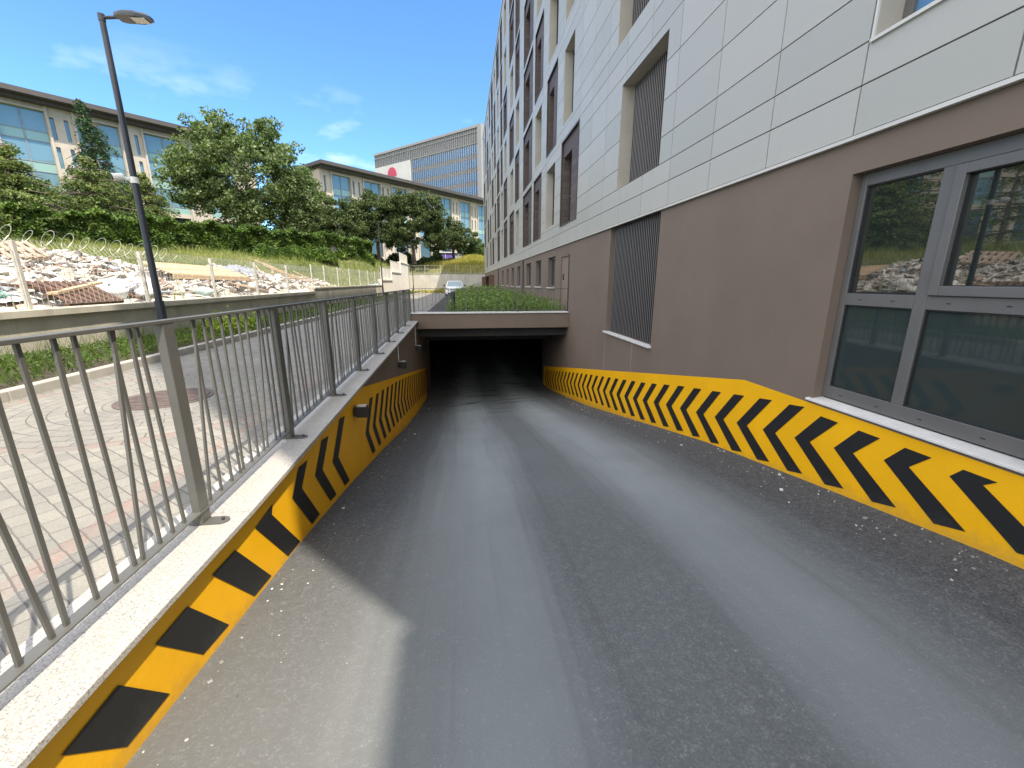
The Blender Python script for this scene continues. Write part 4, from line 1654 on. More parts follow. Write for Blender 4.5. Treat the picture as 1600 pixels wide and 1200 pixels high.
def office(origin, t0, t1, bays, slits, ztop, label, zroof, depth=16, ang_end=False):
    A = Vector(origin)
    r = root('office_building', (A.x + U.x * (t0 + t1) / 2, A.y + U.y * (t0 + t1) / 2, 2.2), label, 'building')

    def P(t, o, z):
        v = A + U * t + NN * o
        return (v.x, v.y, z)

    def bx(q, ta, tb, oa, ob, za, zb, mi=0):
        q.hexa([P(ta, ob, za), P(tb, ob, za), P(tb, oa, za), P(ta, oa, za), P(ta, ob, zb), P(tb, ob, zb), P(tb, oa, zb), P(ta, oa, zb)], mi)
    hs = []
    zbase = 9.75
    for (a, c) in bays:
        hs.append((a, c, zbase, ztop))
        # low storefront opening
        hs.append((a + .2, c - .2, 5.0, 9.2))
    for s in slits:
        for (za, zb) in ((ztop - 2.95, ztop - .5), (ztop - 6.2, ztop - 3.75), (ztop - 9.5, ztop - 7.1), (6.2, 8.6)):
            hs.append((s - .19, s + .19, za, zb))
    cy_ = sorted(set([t0, t1] + [h[0] for h in hs] + [h[1] for h in hs]))
    q = MB()
    for i in range(len(cy_) - 1):
        ta, tb = cy_[i], cy_[i + 1]
        tm = (ta + tb) / 2
        if tb - ta < 1e-6:
            continue
        loc = sorted([h for h in hs if h[0] < tm < h[1]], key=lambda h: h[2])
        z = 1.5
        for h in loc:
            q.quad(P(ta, 0, z), P(tb, 0, z), P(tb, 0, h[2]), P(ta, 0, h[2]))
            z = h[3]
        q.quad(P(ta, 0, z), P(tb, 0, z), P(tb, 0, zroof - .9), P(ta, 0, zroof - .9))
    for h in hs:
        a, c, za, zb = h
        d = -.35
        q.quad(P(a, 0, za), P(a, 0, zb), P(a, d, zb), P(a, d, za))
        q.quad(P(c, 0, za), P(c, d, za), P(c, d, zb), P(c, 0, zb))
        q.quad(P(a, 0, za), P(a, d, za), P(c, d, za), P(c, 0, za))
        q.quad(P(a, 0, zb), P(c, 0, zb), P(c, d, zb), P(a, d, zb))
    # other walls
    bx(q, t0, t1, -depth, -1.2, 1.5, zroof - .9)
    q.quad(P(t0, 0, 1.5), P(t0, 0, zroof - .9), P(t0, -1.2, zroof - .9), P(t0, -1.2, 1.5))
    q.quad(P(t1, 0, 1.5), P(t1, -1.2, 1.5), P(t1, -1.2, zroof - .9), P(t1, 0, zroof - .9))
    # raised stone ribs beside the bays
    for (a, c) in bays:
        for e in (a - .28, c + .06):
            bx(q, e, e + .22, .001, .22, 1.5, zroof - .95)
        bx(q, a - .06, c + .06, .001, .22, ztop + .001, ztop + .2)
    q.build('stone_wall', M['stone'], r)
    q = MB()
    bx(q, t0 - .8, t1 + .8, -depth, 2.3, zroof - .55, zroof)
    bx(q, t0 - .2, t1 + .2, -depth, 1.2, zroof - .9, zroof - .552)
    q.build('roof', M['roofdk'], r)
    for (a, c) in bays:
        q = MB()
        mid = (a + c) / 2
        z = ztop
        first = True
        sp = []
        while z > zbase + .1:
            zt_ = z - (2.3 if first else 2.35)
            zt_ = max(zt_, zbase)
            q.quad(P(a, -.30, zt_), P(c, -.30, zt_), P(c, -.30, z), P(a, -.30, z))
            zs2 = max(zt_ - 1.1, zbase)
            if zs2 < zt_:
                s1 = MB()
                sp.append(s1)
                s1.quad(P(a, -.295, zs2), P(c, -.295, zs2), P(c, -.295, zt_), P(a, -.295, zt_))
            z = zs2
            first = False
        g = q.build('bay_window', M['pane_blue'], r)
        for s1 in sp:
            s1.build('spandrel', M['spandrel'], g)
        q = MB()
        bx(q, mid - .05, mid + .05, -.28, -.2, zbase, ztop)
        z = ztop - 2.3
        while z > zbase:
            bx(q, a, c, -.285, -.24, z - .04, z + .04)
            bx(q, a, c, -.285, -.24, z - 1.14, z - 1.06)
            z -= 3.45
        q.build('mullions', M['fin'], g)
        q = MB()
        q.quad(P(a + .2, -.34, 5.0), P(c - .2, -.34, 5.0), P(c - .2, -.34, 9.2), P(a + .2, -.34, 9.2))
        g = q.build('shopfront_window', M['pane'], r)
    for s in slits:
        for (za, zb) in ((ztop - 2.95, ztop - .5), (ztop - 6.2, ztop - 3.75), (ztop - 9.5, ztop - 7.1), (6.2, 8.6)):
            q = MB()
            q.quad(P(s - .19, -.3, za), P(s + .19, -.3, za), P(s + .19, -.3, zb), P(s - .19, -.3, zb))
            q.build('slit_window', M['pane_blue'], r)
    return r


A0 = (-41.83, 70.46, 0)
baysA = [(-1.86 + 6.66 * k, 2.14 + 6.66 * k) for k in (-5, -4, -3, -2, -1, 0, 1)]
slitsA = []
for k in (-5, -4, -3, -2, -1, 0):
    slitsA += [-1.86 + 6.66 * k - 2.05 + 6.66 + .0 - .0 - 0.0 - 0.6 + .55, -1.86 + 6.66 * k + 5.78]
slitsA = [s for s in slitsA]
office(A0, -37.5, 12.0, baysA, slitsA, 19.9, 'beige stone office block with dark flat eaves behind the trees at the upper left', 21.4)
B0 = (-22.77, 85.43, 0)
baysB = [(-.4 + 6.66 * k, 3.3 + 6.66 * k) for k in range(0, 9)]
slitsB = [-1.75]
for k in range(0, 9):
    slitsB += [3.65 + 6.66 * k + .35, 4.9 + 6.66 * k + .3]
office(B0, -2.7, 58, baysB, slitsB, 19.0, 'beige stone office block with glass bays behind the round pines in the middle distance', 20.4)

# glass tower with red emblem
UC = Vector((math.sin(R(-46.9)), math.cos(R(-46.9)), 0))
NC = Vector((-UC.y, UC.x, 0))
C0 = Vector((8.08, 140.33, 0))
tw = root('glass_tower', (C0.x + UC.x * 27, C0.y + UC.y * 27, 2), 'large grey office tower with blue glass bands and a red emblem behind the stone block', 'building')


def PC(t, o, z):
    v = C0 + UC * t + NC * o
    return (v.x, v.y, z)


def bxc(q, ta, tb, oa, ob, za, zb):
    q.hexa([PC(ta, ob, za), PC(tb, ob, za), PC(tb, oa, za), PC(ta, oa, za), PC(ta, ob, zb), PC(tb, ob, zb), PC(tb, oa, zb), PC(ta, oa, zb)])


q = MB()
bxc(q, .7, 54.3, -30, 0, 2, 46.4)
q.build('tower_body', M['towergrey'], tw)
q = MB()
bxc(q, 34.0, 54.2, .001, .5, 2, 41.6)
q.build('white_panel', M['towerwhite'], tw)
q = MB()
bxc(q, .7, 2.2, .001, .9, 2, 46.6)
bxc(q, 2.2, 54.3, .001, .5, 45.9, 46.6)
bxc(q, 2.2, 54.3, .001, .3, 44.7, 44.9)
bxc(q, 2.2, 54.3, .001, .3, 41.6, 41.8)
q.build('edge_trim', M['towergrey'], tw)
for zt_, zb_ in ((41.2, 38.75), (37.35, 34.9), (33.5, 31.05), (29.65, 27.2), (25.8, 23.4)):
    q = MB()
    q.quad(PC(2.6, .06, zb_), PC(33.6, .06, zb_), PC(33.6, .06, zt_), PC(2.6, .06, zt_))
    q.build('window_band', M['pane_dblue'], tw)
q = MB()
t = 2.6
while t < 54:
    zlo = 20 if t < 33.7 else 41.9
    bxc(q, t, t + .12, .07, .35, zlo, 45.8)
    t += .95
q.build('facade_fins', M['fin'], tw)
q = MB()
pts = []
# round-topped tree emblem: a domed crown over a short stem
cxm, czm = 44.0, 37.9
pts = [(cxm + 2.45 * math.cos(R(a)), czm + 2.75 * math.sin(R(a)) ** .9) for a in range(0, 181, 10)]
pts = [(u, v) for u, v in pts]
pts += [(cxm - 2.5, czm - .5), (cxm - 1.2, czm - .15), (cxm - .75, czm - .9), (cxm - .7, czm - 1.9), (cxm + .05, czm - 1.9), (cxm + .1, czm - .5), (cxm + .8, czm + .1), (cxm + 1.3, czm - .9), (cxm + 2.45, czm - .9)]
k = len(q.v)
n = len(pts)
for o in (.52, .75):
    q.v += [PC(u, o, v) for u, v in pts]
for i in range(n):
    q.f.append((k + i, k + (i + 1) % n, k + n + (i + 1) % n, k + n + i))
q.f.append(tuple(k + i for i in range(n)))
q.f.append(tuple(k + n + i for i in reversed(range(n))))
q.m += [0] * (n + 2)
q.build('emblem', M['red'], tw)

# small site building behind the end wall
ks = root('site_cabin', (-1.2, 71.5, 2.4), 'small purple and grey panelled cabin on the grassy bank beyond the end wall', 'cabin')
b = MB()
b.box(-3.6, 1.4, 71.5, 74, 1.8, 4.55)
b.build('cabin_body', M['greypanel'], ks)
b = MB()
b.box(-3.62, -1.5, 71.44, 71.495, 1.8, 4.4)
b.build('purple_panel', M['purple'], ks)
b = MB()
for x in (-3.6, -2.6, -1.45, -.5, .4, 1.34):
    b.box(x, x + .06, 71.38, 71.44, 1.8, 4.6)
b.box(-3.7, 1.5, 71.3, 74.1, 4.56, 4.7)
b.build('cabin_frame', M['white'], ks)

# ------------------------------------------------------------------ vegetation
def trunk(q, base, top, r0, r1, limbs, spread, seed=0):
    rs = random.Random(seed)
    base, top = Vector(base), Vector(top)
    pts, rad = [], []
    n = 6
    for i in range(n + 1):
        t = i / n
        p = base.lerp(top, t) + Vector((rs.uniform(-.12, .12), rs.uniform(-.12, .12), 0)) * (1 if 0 < i else 0)
        pts.append(p)
        rad.append(r0 + (r1 - r0) * t)
    q.path(pts, rad, 9)
    for i in range(limbs):
        t = rs.uniform(.35, .95)
        p = base.lerp(top, t)
        a = rs.uniform(0, 2 * math.pi)
        ln = spread * rs.uniform(.55, 1)
        m = p + Vector((math.cos(a) * ln * .5, math.sin(a) * ln * .5, ln * rs.uniform(.2, .45)))
        e = p + Vector((math.cos(a) * ln, math.sin(a) * ln, ln * rs.uniform(.4, .9)))
        rr_ = (r0 + (r1 - r0) * t) * .45
        q.path([p, m, e], [rr_, rr_ * .6, rr_ * .15], 6)


def clumps_ellipsoid(c, rad, ncl, shell=.55, flat=.0, low=-1.0):
    out = []
    while len(out) < ncl:
        v = rng.normal(size=3)
        v /= np.linalg.norm(v)
        if v[2] < low:
            continue
        r = rng.uniform(shell, 1.0) ** .7
        out.append(np.array(c) + v * np.array(rad) * r)
    return np.array(out)


def leafy_tree(name, base, h0, c, rad, ncl, nleaf, cl_r, leaf, mat, label, group, cat='tree', seed=1, low=-1, cz=.8, tr=.3, limbs=14, lumps=None):
    r = root(name, base, label, cat, group)
    q = MB()
    trunk(q, base, (c[0], c[1], c[2] + rad[2] * .25), tr, tr * .3, limbs, min(rad[0], rad[1]) * .8, seed)
    q.build('trunk', M['bark'], r)
    q = MB()
    if lumps:
        cls = []
        for (lc, lr, k) in lumps:
            cls.append(clumps_ellipsoid(lc, lr, k, .3, low=low))
        cls = np.concatenate(cls)
    else:
        cls = clumps_ellipsoid(c, rad, ncl, .3, low=low)
    for cc_ in cls:
        s = cl_r * rng.uniform(.6, 1.25)
        v = rng.normal(size=(nleaf, 3))
        v /= np.linalg.norm(v, axis=1)[:, None]
        pts_ = cc_ + v * (rng.uniform(.2, 1, nleaf) ** .5)[:, None] * np.array([s, s, s * cz])
        q.leaves(pts_, rng.uniform(leaf * .6, leaf * 1.2, nleaf), .3)
    q.build('crown', mat, r)
    return r


# the big plane tree
lum = [((-25.4, 57.3, 12.6), (7.6, 6.0, 5.6), 250), ((-30.0, 55.5, 11.0), (3.7, 3.6, 3.6), 66), ((-19.6, 59.2, 9.8), (3.6, 3.4, 4.2), 85),
       ((-28.2, 57, 16.6), (3.0, 3, 2.3), 32), ((-23.0, 58, 16.4), (3.0, 3, 2.3), 32), ((-25.0, 57, 8.0), (5.0, 4.2, 2.3), 62), ((-20.5, 58.8, 7.0), (3.4, 3, 1.8), 38)]
leafy_tree('plane_tree', (-25.6, 57.5, 2.3), 2.3, (-25.6, 57.5, 12), (8, 7, 6.6), 0, 90, .95, .19, M['plane_leaf'],
           'big round-crowned broadleaf tree standing between the two stone office blocks', None, seed=3, lumps=lum, tr=.38, limbs=26)

# umbrella pines
UP = [
    ((-14.9, 57.2, 2.6), (-14.9, 57.2, 6.7), (3.5, 3.0, 3.1), 165, 'round green pine nearest the ivy wall, leftmost of the round pines'),
    ((-11.2, 60.6, 2.5), (-11.2, 60.6, 8.0), (4.0, 3.2, 3.5), 200, 'round dark pine standing just behind the small distant street lamp'),
    ((-6.3, 59.8, 2.3), (-6.3, 59.8, 7.4), (5.2, 4.0, 4.4), 330, 'largest and broadest round pine, behind the meeting of stepped wall and end wall'),
    ((-1.2, 65.6, 2.5), (-1.2, 65.6, 6.1), (3.8, 2.8, 2.6), 130, 'small low round pine above the purple cabin'),
]
for i, (bs, c, rad, ncl, lab) in enumerate(UP):
    leafy_tree('round_pine', bs, 0, c, rad, ncl, 150, .66, .125, M['pine_leaf'], lab, 'round pines behind the end of the street', seed=20 + i, low=-.75, tr=.26, limbs=10, cz=.75)
leafy_tree('shrub', (2.2, 68.5, 2.6), 0, (2.2, 68.5, 4.3), (1.9, 1.4, 2.2), 36, 130, .6, .14, M['ivy'], 'bright green shrub beside the far corner of the tall building', None, 'shrub', 31, tr=.06, limbs=5)


def cedar(base, ztop, rad, label, seed, ntier=9, per=9, nl=150, mat='cedar_leaf', droop=.12, zlow=1.0, leaf=.13, group='cedars behind the razor wire', name='cedar_tree', lean=(0, 0)):
    rs = random.Random(seed)
    r = root(name, base, label, 'tree', group)
    base = Vector(base)
    H = ztop - base.z
    q = MB()
    q.path([base, base + Vector((lean[0] * .5, lean[1] * .5, H * .5)), base + Vector((lean[0], lean[1], H * .97))], [.28, .17, .03], 9)
    lv_ = MB()
    for ti in range(ntier):
        t = ti / (ntier - 1)
        z = base.z + zlow + (H - zlow) * t
        rr0 = rad * (1 - t ** 1.4) + .35
        for k in range(per):
            a = 2 * math.pi * (k + rs.random()) / per + ti
            ln = rr0 * (rs.uniform(.3, 1.2) if name == 'fir_tree' else rs.uniform(.6, 1.1))
            p0 = Vector((base.x + lean[0] * t, base.y + lean[1] * t, z + rs.uniform(-.3, .3)))
            dirv = Vector((math.cos(a), math.sin(a), 0))
            p1 = p0 + dirv * ln + Vector((0, 0, -ln * droop + rs.uniform(-.1, .35)))
            q.path([p0, p0.lerp(p1, .5) + Vector((0, 0, .15)), p1], [.07, .045, .012], 5)
            m = int(nl * (ln / rad) + 25)
            s = rng.uniform(.15, 1.05, m)
            side = Vector((-dirv.y, dirv.x, 0))
            wv = rng.normal(size=m) * (.18 + .22 * ln * np.sin(np.clip(s, 0, 1) * 3.0) * .55)
            arch = -.25 * s * s * ln * droop * 3
            P0, P1 = np.array(p0), np.array(p1)
            pts_ = P0 + (P1 - P0) * s[:, None] + np.array(side) * wv[:, None]
            pts_[:, 2] += arch + np.abs(rng.normal(size=m)) * .10 - np.abs(wv) * (.25 + droop) - rng.uniform(0, .25 + droop, m) * rng.uniform(0, 1, m)
            lv_.leaves(pts_, rng.uniform(leaf * .5, leaf * 1.2, m), 1.0, .4)
    q.build('trunk', M['bark'], r)
    lv_.build('crown', M[mat], r)
    return r


cedar((-29.6, 33.6, 2.2), 8.2, 5.2, 'low spreading pale green cedar at the left behind the razor wire', 51, 7, 12, 420, zlow=1.6)
cedar((-35.5, 38.0, 2.4), 12.4, 6.4, 'tall cedar cut off by the left edge of the photo', 52, 9, 12, 420)
cedar((-30.6, 41.5, 2.6), 9.6, 5.6, 'bushy cedar directly behind the tall street lamp pole', 53, 8, 12, 420)
cedar((-28.0, 43.5, 2.6), 9.0, 3.1, 'low cedar just right of the tall street lamp pole above the ivy wall', 54, 8, 11, 360)
cedar((-48.0, 38.0, 2.6), 12.0, 6.0, 'cedar beyond the left edge, mirrored in the big window', 55, 8, 9, 150)
cedar((-34.6, 48.6, 2.9), 16.4, 3.5, 'tall slim dark fir with drooping branches rising in front of the stone block', 56, 11, 7, 380, 'fir_leaf', .5, 4.0, .14, None, 'fir_tree', (-.7, 0))

# ivy-covered wall
HA, HB = Vector((-28.0, 31.0, 0)), Vector((-10.2, 49.6, 0))
hd = (HB - HA).normalized()
hn = Vector((hd.y, -hd.x, 0))
hl = (HB - HA).length
iv = root('ivy_wall', tuple(HA.lerp(HB, .5) + Vector((0, 0, 2.2))), 'long ivy covered wall above the grass slope below the office blocks', 'ivy wall')
b = MB()
p, q_ = HA - hn * .3, HB - hn * .3
for i in range(10):
    a0, a1 = HA.lerp(HB, i / 10) - hn * .45, HA.lerp(HB, (i + 1) / 10) - hn * .45
    b.hexa([(a0 + hn * .3 + Vector((0, 0, 1.2))), (a1 + hn * .3 + Vector((0, 0, 1.2))), (a1 + Vector((0, 0, 1.2))), (a0 + Vector((0, 0, 1.2))),
            (a0 + hn * .3 + Vector((0, 0, 4.2))), (a1 + hn * .3 + Vector((0, 0, 4.2))), (a1 + Vector((0, 0, 4.2))), (a0 + Vector((0, 0, 4.2)))])
b.build('masonry', M['conc2'], iv)
b = MB()
n = 52000
s = rng.uniform(-.2, hl + .3, n)
v = rng.uniform(0, 1, n)
o = .25 + .28 * np.sin(s * 1.7 + 1.3 * np.sin(v * 5)) * .6 + .22 * np.sin(s * 3.9 + v * 7) * .7
topz = 4.42 + .16 * np.sin(s * 1.9) + .12 * np.sin(s * 4.7 + 1) - .25 * (s > hl - 3)
zz = 1.5 + v * (topz - 1.5)
ov = np.where(v > .82, o * (1 + (v - .82) * 2.2), o)
cap = rng.uniform(0, 1, n) < .22
off = np.where(cap, rng.uniform(-.6, .7, n), ov + rng.normal(size=n) * .09)
zz = np.where(cap, topz + rng.normal(size=n) * .09 + .05, zz)
gapm = ~((np.abs(s - hl * .835) < .35) & (np.abs(zz - 3.3) < .3) & ~cap)
P3 = np.array(HA) + np.array(hd)[None] * s[:, None] + np.array(hn)[None] * off[:, None]
P3[:, 2] = zz
b.leaves(P3[gapm], rng.uniform(.06, .13, int(gapm.sum())), .3, .8)
b.build('ivy_leaves', M['ivy'], iv)
# low clipped hedge
b = MB()
LA, LB = Vector((-17.6, 39.0, 0)), Vector((-12.2, 43.6, 0))
ld = (LB - LA)
ll = ld.length
ld.normalize()
ln_ = Vector((ld.y, -ld.x, 0))
n = 15000
s = rng.uniform(0, ll, n)
th = rng.uniform(0, np.pi, n)
rr0 = .75 + .1 * np.sin(s * 2.3)
rad_ = rr0 * (rng.uniform(.82, 1.03, n))
P3 = np.array(LA) + np.array(ld)[None] * s[:, None] + np.array(ln_)[None] * (np.cos(th) * rad_)[:, None]
P3[:, 2] = 1.9 + np.sin(th) * rad_ * 1.45
P3[:, 2] -= np.clip(.6 - np.minimum(s, ll - s), 0, .6)
b.leaves(P3, rng.uniform(.05, .1, n), .3, .8)
hr = root('low_hedge', tuple(LA.lerp(LB, .5) + Vector((0, 0, 1.9))), 'low rounded clipped hedge in front of the ivy wall', 'hedge')
b.build('hedge_leaves', M['ivy'], hr)
q = MB()
q.path([LA + Vector((.5, .5, 1.4)), LA.lerp(LB, .5) + Vector((0, 0, 2.3)), LB + Vector((-.5, -.5, 1.5))], .12, 6)
q.build('stems', M['bark'], hr)

# dark undergrowth beneath the round pines
b = MB()
n = 22000
t_ = rng.uniform(0, 1, n)
px = -15.5 + 15.5 * t_ + rng.normal(size=n) * .5
py = 61.0 + 5.5 * t_ + rng.normal(size=n) * .8
hgt_ = 1.35 + .5 * np.sin(px * 1.3) + .3 * np.sin(px * 3.1)
pz = 2.2 + np.clip(hgt_, .6, 2.2) * rng.uniform(0, 1, n)
b.leaves(np.stack([px, py, pz], 1), rng.uniform(.08, .16, n), .3, .7)
tag(b.build('undergrowth', M['pine_leaf']), 'dark low undergrowth in the shade below the round pines', 'undergrowth', kind='stuff')

# grass on the slope
def in_front_of_hedge(x, y):
    w = Vector((x, y, 0)) - HA
    return w.dot(hn) > -.3 if 0 < w.dot(hd) < hl else True


b = MB()
pts_, hs_ = [], []
rs = random.Random(5)
while len(pts_) < 42000:
    y = rs.uniform(5, 58)
    x = -7.3 - rs.random() ** .8 * 26
    if y > 50 and x < -14:
        continue
    if not in_front_of_hedge(x, y):
        continue
    # keep the rubble mostly bare
    if x > -15 and y < 24 and rs.random() < .85:
        continue
    pts_.append((x, y, hterr(x, y) - .02))
    hs_.append(rs.uniform(.15, .62) * (1.3 if (math.sin(x * .8) * math.cos(y * .5)) > .2 else .8))
b.blades(pts_, np.array(hs_), .35, .022)
tag(b.build('slope_grass', M['grass']), 'long green and straw coloured grass on the slope behind the fence', 'grass', kind='stuff')
b = MB()
pts_, hs_ = [], []
while len(pts_) < 14000:
    x, y = rs.gauss(1.6, 2.6), rs.gauss(62.5, 2.2)
    if y < 57.5 or x > 6 or y > 69:
        continue
    pts_.append((x, y, hterr(x, y) - .02))
    hs_.append(rs.uniform(.2, .7))
b.blades(pts_, np.array(hs_), .35, .03)
tag(b.build('dry_grass', M['ygrass']), 'bright yellow dry grass on the mound beyond the end wall', 'grass', kind='stuff')

# verge plants between kerb and wall
b = MB()
n = 30000
py = -3 + 56 * rng.uniform(0, 1, n) ** 1.7
px = rng.uniform(-6.85, -5.2, n)
env = .17 + .30 * np.clip(np.sin(py * 1.15 + .6) * .6 + np.sin(py * .53 + 1.0) * .6, -.2, 1) * (py < 20)
env = np.where(py < 11.5, env + .13, env) * (.6 + .4 * np.sin((px + 6.9) * 1.7))
env = np.clip(env * np.where(py > 9.3, .45, .75), .04, .5)
pz = -1.2 + env * rng.uniform(0, 1, n) ** .6
b.leaves(np.stack([px, py, pz], 1), rng.uniform(.018, .05, n), .5, .35)
m = 9000
py = -3 + 46 * rng.uniform(0, 1, m) ** 1.7
px = rng.uniform(-6.85, -5.2, m)
b.blades(np.stack([px, py, np.full(m, -1.2)], 1), rng.uniform(.15, .5, m) * np.where(py < 9.3, 1.0, .45), .45, .005)
tag(b.build('verge_plants', M['weed']), 'straggling green weeds along the foot of the boundary wall behind the kerb', 'weeds', kind='stuff')
b = MB()
for (yy, k) in ((10.7, 420), (11.3, 360), (12.0, 160)):
    c_ = np.array([-5.75, yy, -1.05])
    v = rng.normal(size=(k, 3)) * np.array([.22, .2, .13])
    b.leaves(c_ + v, rng.uniform(.03, .06, k), .6, .5)
tag(b.build('verge_bush', island('lime_leaf', [(0, (.16, .24, .03)), (1, (.38, .45, .08))], .6, trans=.3)), 'lime green bushes by the kerb just right of the tall street lamp', 'bush')
# weeds by the end wall
b = MB()
n = 5000
px = rng.uniform(-6.5, 2.5, n)
py = rng.uniform(54.6, 56.8, n)
pz = -1.38 + rng.uniform(0, 1, n) * (.25 + .35 * np.clip(np.sin(px * 1.1 + 4), 0, 1))
b.leaves(np.stack([px, py, pz], 1), rng.uniform(.06, .13, n), .5, .5)
tag(b.build('end_weeds', M['ygrass']), 'yellow green weeds along the foot of the sunlit end wall', 'weeds', kind='stuff')

# ------------------------------------------------------------------ rubble tip
def rub_h(x, y):
    """heap above terrain"""
    e = 0
    for (cx_, cy_, sx, sy, h) in ((-11.5, 9.5, 3.6, 4.5, .85), (-12.0, 15.0, 3.5, 4.0, .85), (-10.5, 20.5, 2.6, 4.0, .75), (-10, 26, 2.0, 3.0, .5), (-12, 4, 4, 4, .7)):
        e = max(e, h * math.exp(-((x - cx_) / sx) ** 2 - ((y - cy_) / sy) ** 2))
    e *= sm((-7.15 - x) / 1.6) * .9 + .1
    return e


def rz(x, y):
    return hterr(x, y) + rub_h(x, y) + .12


b = MB()
gx = np.arange(-17, -7.25, .4)
gy = np.arange(0, 31, .4)
for i in range(len(gx) - 1):
    for j in range(len(gy) - 1):
        if rub_h(gx[i], gy[j]) < .06:
            continue
        P = lambda x, y: (x, y, rz(x, y) - .16 + .07 * math.sin(x * 7 + y * 5))
        b.quad(P(gx[i], gy[j]), P(gx[i + 1], gy[j]), P(gx[i + 1], gy[j + 1]), P(gx[i], gy[j + 1]))
rs = random.Random(77)


def place():
    while True:
        x, y = rs.uniform(-16, -7.3), rs.uniform(1, 30)
        if rub_h(x, y) > .12 + .2 * rs.random():
            return x, y


for i in range(12000):
    x, y = place()
    s = rs.choice([.04, .06, .08, .1, .12, .2])
    k = rs.random()
    if k < .62:
        dims = (s * rs.uniform(.6, 1.6), s * rs.uniform(.6, 1.4), s * rs.uniform(.4, 1))
    elif k < .8:
        dims = (rs.uniform(.25, .8), rs.uniform(.03, .07), rs.uniform(.02, .05))
    else:
        dims = (rs.uniform(.15, .45), rs.uniform(.12, .35), .015)
    k0 = len(b.v)
    b.obox((x, y, rz(x, y) - .1 + rs.uniform(0, .15)), dims, (rs.uniform(-.6, .6), rs.uniform(-.6, .6), rs.uniform(0, 3.1)))
    if k < .55:
        for q_i in range(k0, k0 + 8):
            vx_ = b.v[q_i]
            b.v[q_i] = (vx_[0] + rs.uniform(-.3, .3) * s, vx_[1] + rs.uniform(-.3, .3) * s, vx_[2] + rs.uniform(-.3, .3) * s)
# crumpled sheets and torn bags
for i in range(420):
    x, y = place()
    w, h = rs.uniform(.2, .6), rs.uniform(.2, .5)
    a = rs.uniform(0, 6.28)
    n = 5
    k = len(b.v)
    z = rz(x, y) + rs.uniform(0, .06)
    for u in range(n):
        for v in range(n):
            dx, dy = (u / (n - 1) - .5) * w, (v / (n - 1) - .5) * h
            X_, Y_ = x + dx * math.cos(a) - dy * math.sin(a), y + dx * math.sin(a) + dy * math.cos(a)
            b.v.append((X_, Y_, z + rs.uniform(-.07, .09) - (abs(dx) + abs(dy)) * .25))
    for u in range(n - 1):
        for v in range(n - 1):
            b.f.append((k + u * n + v, k + (u + 1) * n + v, k + (u + 1) * n + v + 1, k + u * n + v + 1))
            b.m.append(0)
tag(b.build('rubble_heap', M['rubble']), 'spread heap of pale demolition rubble and torn sacks behind the mesh fence', 'rubble', kind='stuff')

# larger pieces lying on it
def sack(x, y, s, mat, label, grp=None, sq=.6):
    q = MB()
    nu, nv = 12, 8
    k = 0
    sd_ = rs.uniform(0, 99)
    for i in range(nv + 1):
        ph = math.pi * i / nv
        for j in range(nu):
            th = 2 * math.pi * j / nu
            r_ = s * (1 + .16 * math.sin(3 * th + sd_) * math.sin(ph) + .12 * math.sin(5 * ph + 2 * th + sd_) + rs.uniform(-.05, .05))
            q.v.append((x + r_ * 1.25 * math.sin(ph) * math.cos(th), y + r_ * math.sin(ph) * math.sin(th), rz(x, y) + s * .25 + r_ * sq * math.cos(ph)))
    for i in range(nv):
        for j in range(nu):
            q.f.append((i * nu + j, i * nu + (j + 1) % nu, (i + 1) * nu + (j + 1) % nu, (i + 1) * nu + j))
            q.m.append(0)
    return tag(q.build('rubble_sack', mat, smooth=True), label, 'sack', grp)


wsack = basic('white_sack', (.72, .72, .72), .6, .12, 8, bumps=.6, bscale=16)
bsack = basic('bluish_sack', (.46, .49, .62), .6, .15, 8, bumps=.6, bscale=16)
sack(-7.85, 10.55, .24, wsack, 'bulging white sack against the fence just left of the tall lamp pole', 'sacks on the rubble')
sack(-8.25, 11.3, .26, bsack, 'bluish sack among the white ones behind the fence beside the lamp pole', 'sacks on the rubble')
sack(-7.8, 11.5, .22, wsack, 'crumpled white sack directly behind the tall lamp pole at fence level', 'sacks on the rubble')
sack(-8.6, 12.6, .30, wsack, 'white sack higher up the heap just behind the lamp pole', 'sacks on the rubble')
sack(-7.8, 13.9, .20, basic('teal_sack', (.45, .62, .6), .6, .2, 8, bumps=.6, bscale=16), 'pale teal sack lying under the tipped wooden table top', 'sacks on the rubble')
q = MB()
for i in range(14):
    for j in range(9):
        pass
n1, n2 = 26, 14
for i in range(n1 + 1):
    for j in range(n2 + 1):
        x, y = -10.3 + 1.3 * j / n2, 18.6 + 2.6 * i / n1
        ed = .12 * (abs(i / n1 - .5) ** 3 + abs(j / n2 - .5) ** 3) * 8
        q.v.append((x + .05 * math.sin(i), y, rz(x, y) + .16 - ed + .06 * math.sin(i * 1.3 + j * .7) + .04 * math.sin(j * 2.1 - i * .6) + rs.uniform(-.015, .015)))
for i in range(n1):
    for j in range(n2):
        k = i * (n2 + 1) + j
        q.f.append((k, k + 1, k + n2 + 2, k + n2 + 1))
        q.m.append(0)
tag(q.build('crumpled_tarpaulin', basic('grey_blue_tarp', (.24, .26, .3), .5, .35, 5, bumps=.5, bscale=14), smooth=True), 'crumpled grey blue tarpaulin on the heap crest behind the tipped table top', 'tarpaulin')

